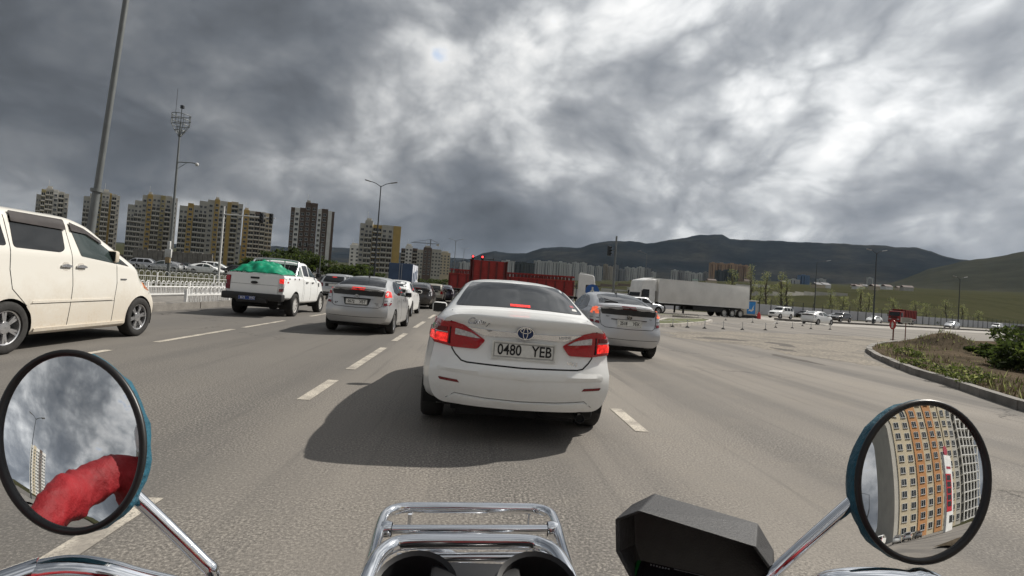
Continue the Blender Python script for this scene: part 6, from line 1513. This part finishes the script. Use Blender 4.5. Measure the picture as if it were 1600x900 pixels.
def blades(name, n, pts, hmin, hmax, seed, hz):
    rng = np.random.RandomState(seed); V = []; Fc = []; mm = []
    for _ in range(n):
        x, y = pts(rng)
        if not inpoly((x,y), isl_poly) or pdist((x,y), isl_poly[:11]) < .15: continue
        z = hz(x,y)-.02; h = rng.uniform(hmin,hmax); a = rng.rand()*6.28; w = .012+.012*rng.rand(); l = rng.uniform(-.4,.4,2)*h; k = len(V)
        V += [(x-w*math.cos(a),y-w*math.sin(a),z),(x+w*math.cos(a),y+w*math.sin(a),z),(x+l[0],y+l[1],z+h)]; Fc.append((k,k+1,k+2)); mm.append(0 if rng.rand() < .25 else 1 if rng.rand() < .3 else 2)
    me = bpy.data.meshes.new(name); me.from_pydata(V, [], Fc)
    for m_ in (LF[1], LF[2], mat('straw', (.22,.18,.10), .9, var=.3)): me.materials.append(m_)
    me.polygons.foreach_set('material_index', mm); return tag(link(bpy.data.objects.new(name, me)), 'sparse weeds and dry grass growing on the soil island', 'grass', kind='stuff')
_wc = [(float(gnd(px,py,.12).x), float(gnd(px,py,.12).y), s_) for px,py,s_ in ((1400,545,1.2),(1420,556,1.1),(1440,566,.8),(1425,545,1.5),(1475,535,1.5),(1490,545,2.0),(1460,533,1.2),(1500,590,.8),(1520,600,.8),(1560,600,1.2),(1545,612,.6),(1590,600,1.4),(1390,540,1.2),(1540,575,2.2),(1580,575,2.2),(1450,580,.6),(1590,625,.7))]+[(21.3,21.8,1.3)]*3
def wp(rng):
    if rng.rand() < .22: return rng.uniform(9,34), rng.uniform(4,32)
    c = _wc[rng.randint(len(_wc))]; return c[0]+rng.normal()*c[2]*.6, c[1]+rng.normal()*c[2]*.6
blades('weeds', 3400, wp, .04, .22, 5, isl_h)
# ------------------------------------------------------------------ motorcycle under the camera
BK = dict(chrome=mat('bike_chrome', (.78,.79,.81), .10, metal=1.0, var=.05, rvar=.05, vscale=30), glass=mat('mirror_glass', (.86,.87,.88), .012, metal=1.0, var=0, rvar=0), rim=mat('mirror_rim_black', (.012,.012,.012), .4), teal=mat('mirror_back_teal', (.01,.085,.13), .6, var=.3, vscale=40, bump=.5, bscale=120),
          black=mat('gauge_black', (.008,.008,.009), .5, coat=.0, rvar=.05, vscale=20), hood=mat('hood_plastic', (.026,.026,.028), .52, var=.12, vscale=30, bump=.25, bscale=420), green=mat('case_green', (.01,.16,.035), .4), screen=mat('phone_screen', (.010,.011,.014), .07), tank=mat('tank_black', (.015,.015,.018), .2, coat=.6), seat=mat('seat_vinyl', (.02,.02,.02), .7))
def bike():
    R = empty('motorcycle', (0,.3,0)); tag(R, 'motorcycle ridden by the camera, chrome front rack, handlebar and round mirrors', 'motorcycle')
    def bd(b, name, m, par=R, sm=45):
        o = b.build(name, m, None, sm); o.parent = par; o.matrix_parent_inverse = Matrix.Translation(-Vector((0,.3,0))) if par is R else Matrix.Identity(4); return o
    # mirrors
    for (cx, cy, Y, rx, ry, tilt, out, stem) in ((111,691,.46,117,145,-6,Vector((-.27,-.90,.34)),[(205,770,.475),(250,812,.475),(318,878,.475),(331,893,.475),(338,930,.48)]), (1441,753,.46,105,129,5,Vector((.47,-.86,.21)),[(1345,772,.475),(1300,812,.475),(1216,888,.475),(1195,915,.48),(1192,940,.48)])):
        c = at(cx, cy, Y); din = (c-CAMP).normalized(); n = (out.normalized()-din).normalized(); q = rad(tilt)
        def E(t, k, z=0.0):                              # outline of the glass as it lies in the mirror's own plane
            a, b_ = rx*k*math.cos(t), -ry*k*math.sin(t); d = ray(cx+a*math.cos(q)-b_*math.sin(q), cy+a*math.sin(q)+b_*math.cos(q))
            return CAMP+d*((c-CAMP).dot(n)/d.dot(n))+n*z
        sag = .0066 if cx < 800 else .0052; V = [c+n*sag]; Fc = []; nr, na = 10, 48
        for i in range(1, nr+1):
            for j in range(na): k = i/nr*.955; V.append(E(2*PI*j/na, k, sag*(1-k*k)))
        for j in range(na): Fc.append((0, 1+j, 1+(j+1)%na))
        for i in range(nr-1):
            for j in range(na): Fc.append((1+i*na+j, 1+(i+1)*na+j, 1+(i+1)*na+(j+1)%na, 1+i*na+(j+1)%na))
        b = MB(); b.add(V, Fc); g = bd(b, 'mirror_glass', BK['glass'], R, 80)
        b = MB(); b.tube([E(2*PI*j/64, 0.965, .0008) for j in range(64)], .0030, 10, closed=True); bd(b, 'mirror_rim', BK['rim'])
        b = MB(); V = []; Fc = []
        prof = [(.985,-.001),(1.0,-.005),(.995,-.014),(.92,-.024),(.6,-.032),(.02,-.036)]
        for (k, z) in prof:
            for j in range(na): V.append(E(2*PI*j/na, k*(1+.012*math.sin(j*2.3)*math.sin(j*.9) if k > .95 else k*0+k/k*1.0 if False else 1.0)*(1+(.010*math.sin(j*1.7) if .95 < k else 0)), z))
        for i in range(len(prof)-1):
            for j in range(na): Fc.append((i*na+j, i*na+(j+1)%na, (i+1)*na+(j+1)%na, (i+1)*na+j))
        b.add(V, Fc); bd(b, 'mirror_back', BK['teal'], R, 60)
        P = spl([at(*p) for p in stem], 5); b = MB(); b.tube([c-n*.03]+P, .0056, 12); bd(b, 'mirror_stem', BK['chrome'])
    # chrome rack over the headlamp
    A = lambda L: [at(*p) for p in L]
    b = MB(); b.tube(spl(A([(566,930,.60),(576,893,.66),(588,845,.77),(597,815,.845),(606,801,.88),(626,794,.897),(660,793,.90),(740,793.5,.90),(815,794.5,.90),(842,796,.897),(860,803,.88),(868,816,.845),(877,846,.77),(890,893,.66),(900,930,.60)]), 6), .0088, 14); bd(b, 'rack_frame', BK['chrome'])
    b = MB(); b.tube(A([(601,827,.815),(866,827,.815)]), .0066, 12); bd(b, 'rack_bar', BK['chrome'])
    for px in (604, 863): b = MB(); b.lathe([(-.008,.011),(0,.0125),(.008,.011)], axis='x', n=12); o = bd(b, 'rack_collar', BK['chrome']); o.location = at(px,827,.815)
    b = MB(); b.tube(spl(A([(562,935,.56),(578,893,.60),(592,868,.635),(612,853,.66),(640,847,.668),(740,846,.67),(820,847,.668),(846,852,.66),(868,864,.635),(886,893,.60),(902,935,.56)]), 6), .0092, 14); bd(b, 'rack_loop', BK['chrome'])
    b = MB(); b.tube(A([(620,872,.668),(850,870,.668)]), .006, 10); bd(b, 'rack_bar', BK['chrome'])
    for px in (641, 827): b = MB(); p = at(px,803,.90); b.tube([p, p-Vector((0,0,.03)), p-Vector((0,.02,.16))], .004, 8); bd(b, 'rack_strut', BK['chrome'])
    # two gauge cups seen from above
    for px in (648, 838):
        c = at(px,932,.55); ax = (CAMP+Vector((0,-.1,.05))-c).normalized(); b = MB()
        b.lathe([(-.022,.001),(-.020,.036),(.012,.040),(.015,.0445),(0,.047),(-.03,.045),(-.055,.034),(-.066,.012),(-.067,.001)], axis='z', n=28); o = bd(b, 'gauge', BK['black']); o.location = c; o.rotation_euler = Vector((0,-.35,.94)).to_track_quat('Z','Y').to_euler()
    c = at(743,905,.56); b = MB(); b.box(c.x-.05,c.x+.05,c.y-.02,c.y+.03,c.z-.03,c.z+.004,0,.006); bd(b, 'gauge_bracket', BK['black'])
    # handlebar: humps just inside the bottom of the picture on both sides
    hb = [(-.60,.26,1.02),(-.50,.33,1.045)]+[tuple(at(*p)) for p in ((6,913,.43),(60,897,.44),(110,891,.445),(165,898,.45),(235,916,.46))]+[(-.17,.50,1.03),(0,.53,1.0),(.14,.50,1.03)]+[tuple(at(*p)) for p in ((1245,932,.45),(1300,913,.445),(1360,908,.44),(1420,913,.435),(1480,928,.43))]+[(.50,.33,1.045),(.60,.26,1.02)]
    b = MB(); b.tube(spl(hb, 5), .0115, 14); bd(b, 'handlebar', BK['chrome'])
    for sx in (-1,1): b = MB(); b.tube([(sx*.47,.35,1.052),(sx*.60,.26,1.02)], .017, 12); bd(b, 'grip', BK['seat'])
    # the rest of the machine, below the picture
    b = MB(); b.lathe([(0,.001),(.01,.085),(-.05,.09),(-.13,.06),(-.16,.01)], axis='y', n=24); o = bd(b, 'headlamp', [BK['chrome']]); o.location = (-.03,.78,.86)
    for sx in (-1,1): b = MB(); b.tube([(sx*.09,.52,.98),(sx*.09,.95,.31)], .021, 10); bd(b, 'fork_leg', BK['chrome'])
    tm, rm = wheel_meshes(.31, .10, 'double', M['alloy'], 28)
    for y in (.95,-.42):
        o = link(bpy.data.objects.new('wheel', tm), R); o.location = (0,y-.3,.31); link(bpy.data.objects.new('rim', rm), o)
    b = MB(); b.lathe([(-.07,.335),(-.05,.35),(.05,.35),(.07,.335)], (0,.95,.31), 'x', 16, 0, .5, 2.6); bd(b, 'mudguard', BK['chrome'])
    b = MB(); b.lathe([(-.30,.01),(-.27,.09),(-.1,.14),(.1,.15),(.22,.11),(.27,.02)], axis='y', n=20); o = bd(b, 'fuel_tank', BK['tank'], R, 60); o.location = (0,.12,.83)
    b = MB(); b.box(-.14,.14,-.72,-.10,.70,.80,0,.05); bd(b, 'seat', BK['seat'])
    b = MB(); b.box(-.15,.15,.0,.42,.28,.62,0,.06); b.tube([(0,.5,.9),(0,.3,.6),(0,-.4,.6)], .03, 8); bd(b, 'engine', TR['chs'])
    b = MB(); b.tube([(.16,.3,.35),(.2,-.1,.28),(.2,-.75,.34)], [.02,.03,.045], 12); bd(b, 'exhaust', BK['chrome'])
bike()
# navigation phone with its sun hood
def phone():
    N = [(985,905),(962,862),(961,811),(998,797.5),(1181,854),(1207,890),(1206,925)]; Fp = [(1004,900),(988,850),(986,789),(1023,771),(1184,817.5),(1209,860),(1212,915)]
    a = [at(x,y,.50) for x,y in N]; c = [at(x,y,.585) for x,y in Fp]
    cen = sum(a+c, Vector())/14; r = empty('sun_hood', cen); tag(r, 'black plastic sun hood over the phone on the handlebar', 'sun hood')
    V = a+c+[p+(cen-p)*.05 for p in a]+[p+(cen-p)*.05 for p in c]; n = 7; Fc = []
    for i in range(n-1): Fc += [(i,i+1,n+i+1,n+i), (2*n+i,3*n+i,3*n+i+1,2*n+i+1), (i,2*n+i,2*n+i+1,i+1)]
    Fc += [tuple(range(n,2*n)), tuple(range(3*n,4*n))[::-1], (0,n,3*n,2*n), (n-1,3*n-1,4*n-1,2*n-1)]
    b = MB(); b.add([v-cen for v in V], Fc); o = b.build('hood_shell', BK['hood'], r); md = o.modifiers.new('bevel', 'BEVEL'); md.width = .003; md.segments = 2; md.limit_method = 'ANGLE'
    P = [at(996,872,.55), at(1180,915,.53), at(1170,960,.47), at(975,925,.48)]; nn = (P[1]-P[0]).cross(P[3]-P[0]).normalized()
    if nn.dot(CAMP-P[0]) < 0: nn = -nn
    cc = sum(P, Vector())/4; r2 = empty('phone', cc); tag(r2, 'phone in a green case under the black sun hood', 'phone')
    def slab(k, z0, z1, name, m):
        V = [cc*0+(p-cc)*k+nn*z for z in (z0,z1) for p in P]; b = MB(); b.add(V, [(0,1,2,3),(4,5,6,7),(0,1,5,4),(1,2,6,5),(2,3,7,6),(3,0,4,7)]); o = b.build(name, m, r2); md = o.modifiers.new('bevel','BEVEL'); md.width = .002; md.segments = 2; return o
    slab(1.0, -.012, -.001, 'case', BK['green']); s = slab(.93, -.004, .0005, 'screen', BK['screen'])
    e1, e2 = (P[1]-P[0]), (P[3]-P[0]); b = MB()
    def bar(u0, u1, v0, v1): V = [P[0]-cc+e1*u+e2*v+nn*.0012 for u, v in ((u0,v0),(u1,v0),(u1,v1),(u0,v1))]; b.add(V, [(0,1,2,3)])
    bar(.32,.72,.10,.125)
    for k in range(7): bar(.12+k*.025,.135+k*.025,.12,.17)
    b.build('screen_marks', mat('screen_grey', (.25,.25,.26), .4), r2)
phone()

# ------------------------------------------------------------------ rider (behind the camera, seen in the left mirror)
def rider():
    V = []; Ed = []; Rr = []
    def v(p, r, par=None):
        V.append(p); Rr.append(r)
        if par is not None: Ed.append((par, len(V)-1))
        return len(V)-1
    pel = v((0,-.34,.88), (.17,.13)); wai = v((0,-.36,1.05), (.155,.12), pel); che = v((0,-.33,1.26), (.19,.13), wai); nb = v((0,-.28,1.43), (.09,.08), che); nk = v((0,-.25,1.52), (.06,.06), nb); hd = v((0,-.22,1.62), (.085,.10), nk); v((0,-.21,1.72), (.06,.07), hd)
    for s_ in (-1,1):
        sh = v((s_*.20,-.32,1.43 if s_ < 0 else 1.36), (.105,.105), che); el = v((s_*.40,-.14,1.245 if s_ < 0 else 1.06), (.090,.090) if s_ < 0 else (.07,.07), sh); fa = v((s_*.455,.07,1.15 if s_ < 0 else 1.04), (.072,.072) if s_ < 0 else (.058,.058), el); wr = v((s_*.50,.22,1.06), (.036,.032), fa); pa = v((s_*.515,.285,1.062), (.034,.022), wr)
        for k, (dx, l) in enumerate(((-.035,.95),(-.012,1.05),(.012,1.0),(.034,.82))):
            a = v((s_*(.518+dx*.9),.33,1.068), (.011,.011), pa); b_ = v((s_*(.52+dx),.33+.028*l,1.060), (.009,.009), a); c_ = v((s_*(.52+dx),.33+.030*l,1.030), (.0085,.0085), b_); v((s_*(.52+dx),.33+.004,1.016), (.0075,.0075), c_)
        t1 = v((s_*.468,.285,1.05), (.011,.011), pa); t2 = v((s_*.462,.322,1.028), (.0095,.0095), t1); v((s_*.470,.345,1.022), (.008,.008), t2)
        hp = v((s_*.12,-.32,.86), (.105,.10), pel); kn = v((s_*.27,.08,.74), (.075,.075), hp); an = v((s_*.24,-.12,.36), (.048,.048), kn); v((s_*.25,.08,.31), (.04,.035), an)
    me = bpy.data.meshes.new('body'); me.from_pydata(V, Ed, []); o = bpy.data.objects.new('body', me); COL.objects.link(o)
    sk = o.modifiers.new('skin', 'SKIN'); 
    for i, r in enumerate(Rr): o.data.skin_vertices[0].data[i].radius = r
    o.data.skin_vertices[0].data[0].use_root = True
    sk.use_smooth_shade = True; sb = o.modifiers.new('sub', 'SUBSURF'); sb.levels = 3; sb.render_levels = 3
    dg = bpy.context.evaluated_depsgraph_get(); m2 = bpy.data.meshes.new_from_object(o.evaluated_get(dg)); bpy.data.objects.remove(o)
    red = mat('red_jacket', (.24,.008,.012), .7, var=.3, vscale=7, bump=1.0, bscale=22); tr = mat('dark_trousers', (.03,.03,.035), .85); gl = mat('black_gloves', (.02,.02,.02), .7); bo = mat('boots', (.025,.02,.018), .6); skn = mat('skin', (.35,.20,.14), .6)
    m2.materials.clear()
    for m_ in (red, tr, gl, bo, skn): m2.materials.append(m_)
    rg = np.random.RandomState(2); K = rg.randn(5,3)*np.array([7,10,16]); ph = rg.rand(5)*6.28
    for vv in m2.vertices:
        p = np.array(vv.co)
        if p[2] > .9 and p[2] < 1.45 and p[1] < .2:
            w_ = 1-np.abs(np.sin(K@p+ph+.8*np.sin(p[::-1]@K.T*.4))); vv.co += vv.normal*float((w_**3).sum()*.0065-.007)         # folds of the loose jacket
    for p in m2.polygons:
        c = p.center
        p.material_index = 2 if c.y > .22 and c.z > .95 else 4 if c.z > 1.49 else 0 if c.z > .90 else 3 if c.z < .40 else 1
    m2.polygons.foreach_set('use_smooth', [True]*len(m2.polygons))
    R = empty('person', (0,-.34,0)); tag(R, 'person in a red jacket riding the motorcycle, seen in the left mirror', 'person'); body = link(bpy.data.objects.new('body', m2), R); body.location = (0,.34,0)
    b = MB(); b.lathe([(-.13,.10),(-.10,.125),(0,.145),(.08,.13),(.13,.08),(.15,.001)], axis='z', n=24); h = b.build('helmet', mat('helmet_white', (.6,.6,.6), .2, coat=.5), R, 60); h.location = (0,.12,1.63)
    b = MB(); b.lathe([(-.03,.149),(.05,.146)], axis='z', n=14, a0=.5, a1=PI-.5); vz = b.build('visor', M['glass'], h)
rider()

# ------------------------------------------------------------------ what stands behind, seen in the mirrors
def rear_block(name, label, x0, y0, ang, cols, nf, fh, depth, bays, top=None):
    """bays: (width, wall material key, windows across)"""
    R = empty(name, (x0,y0,0), ang); tag(R, label, 'building'); H = nf*fh+2.5; x = 0
    for k, (w, mk, nx) in enumerate(bays):
        b = MB(); off = .25*(k % 2); b.box(x, x+w, -depth, off, -1, H+(.8 if k % 2 else 0)); b.build('wall', BM[mk], R)
        for f in range(nf):
            for i in range(nx):
                o = link(bpy.data.objects.new('window', window_mesh(1.8, 1.6, 'w')), R); o.location = (x+w*(i+.5)/nx, off+.004, 1.4+f*fh); o.rotation_euler = (0,0,PI)
        x += w
    return R
rear_block('apartment_tower', 'tall grey block with orange stripes, reflected in the right mirror', 15.5, -47, rad(-6), 0, 18, 2.9, 16, [(1.6,'gconc',0),(3.4,'tan',1),(3.4,'tan',1),(3.6,'orange',1),(3.4,'tan',1),(3.6,'orange',1),(3.6,'tan',1),(3.4,'tan',1),(3.4,'gconc',1)])
def frame_block():
    R = empty('unfinished_building', (53,-57,0), rad(-10)); tag(R, 'unfinished white frame building beside the orange striped block, in the right mirror', 'building')
    for f in range(17):
        b = MB(); b.box(0,15,-12,0,f*3.0,f*3.0+.3); b.build('floor_slab', BM['bwhite'], R)
        for k in range(6): b = MB(); b.box(k*2.9,k*2.9+.5,-.5,0.02,f*3+.3,f*3+3); b.build('column', BM['bwhite'], R)
    b = MB(); b.box(.2,14.8,-11.8,-1.5,0,50); b.build('core', BM['roof'], R)
frame_block()
rear_block('apartment_tower', 'white panel block reflected at the lower left of the left mirror', -98, -152, rad(-33), 0, 14, 2.9, 16, [(4,'bwhite',1),(4,'tan',1),(5,'bwhite',2),(4,'brown',1),(5,'bwhite',2)])
def totem():
    R = empty('price_totem', (21.0,-27,0), rad(-22)); R.scale = (1.25,1.25,1.2); tag(R, 'red and white fuel price totem reflected in the right mirror', 'sign')
    b = MB(); b.box(-1.1,1.1,-.25,.25,0,9.2,0,.05); b.build('column', TR['wht'], R); b = MB(); b.box(-1.12,.55,.2,.27,2.4,6.9); p = b.build('price_panel', mat('totem_red', (.40,.02,.03), .4), R)
    for k in range(5): b = MB(); b.box(-.9,.3,.275,.285,3.0+k*.78,3.6+k*.78); b.build('price_field', M['trim'], p)
    b = MB(); b.lathe([(-.06,.01),(-.06,.62),(.06,.62),(.06,.01)], axis='y', n=24); o = b.build('round_emblem', mat('totem_emblem', (.30,.03,.05), .4), R, 40); o.location = (0,0,9.9)
    b = MB(); b.box(-.2,.9,.255,.265,1.0,1.9); b.build('lower_panel', M['trim'], R); b = MB(); b.box(-.7,.7,.255,.265,7.5,7.8); b.build('upper_bar', mat('totem_emblem', (.30,.03,.05), .4), R)
totem()
for i, (x, y, a) in enumerate(((12,-33,20),(15.4,-36,15),(18.6,-37,10),(9.3,-36,25))):
    put((lift0,suvc,lift0,van0)[i], x, y, (math.sin(rad(a)), -math.cos(rad(a))), 'parked %s reflected at the foot of the striped block, %s from the left' % (('white car','silver car','grey car','white minibus')[i], ('second','third','rightmost','leftmost')[i]), col=('white','silver','grey','white')[i], cat='minibus' if i == 3 else 'car')
for k, y in enumerate((-22,-52,-85)): lamp_post((-14.5-k*.6,y,0), 11, 'lamp post behind the rider, %s in the left mirror' % ('nearest','middle','furthest')[k], 2, .12, .06, 1.3, 'dpole', group='lamp posts behind the rider')
lamp_post((6.5,-38,0), 10, 'single-armed lamp post at the left of the right mirror', 1, .12, .06, -2.0, 'dpole')
# ------------------------------------------------------------------ air: thin haze that lifts and cools the far hills
def haze():
    b = MB(); b.box(-11500,11500,-3000,12600,-14,1000); o = b.build('haze', mat('tmp', (1,1,1))); o.data.materials.clear()
    m = bpy.data.materials.new('haze_air'); m.use_nodes = True; t = NT(m.node_tree); t.n.remove(t.n['Principled BSDF'])
    v = t.new('ShaderNodeVolumePrincipled'); v.inputs['Color'].default_value = (.55,.74,1.0,1); v.inputs['Density'].default_value = 1.1e-5; v.inputs['Anisotropy'].default_value = .2
    t.l.new(v.outputs[0], t.n['Material Output'].inputs['Volume']); o.data.materials.append(m); tag(o, 'thin bluish haze filling the air over the whole valley', 'haze', kind='stuff')
haze()
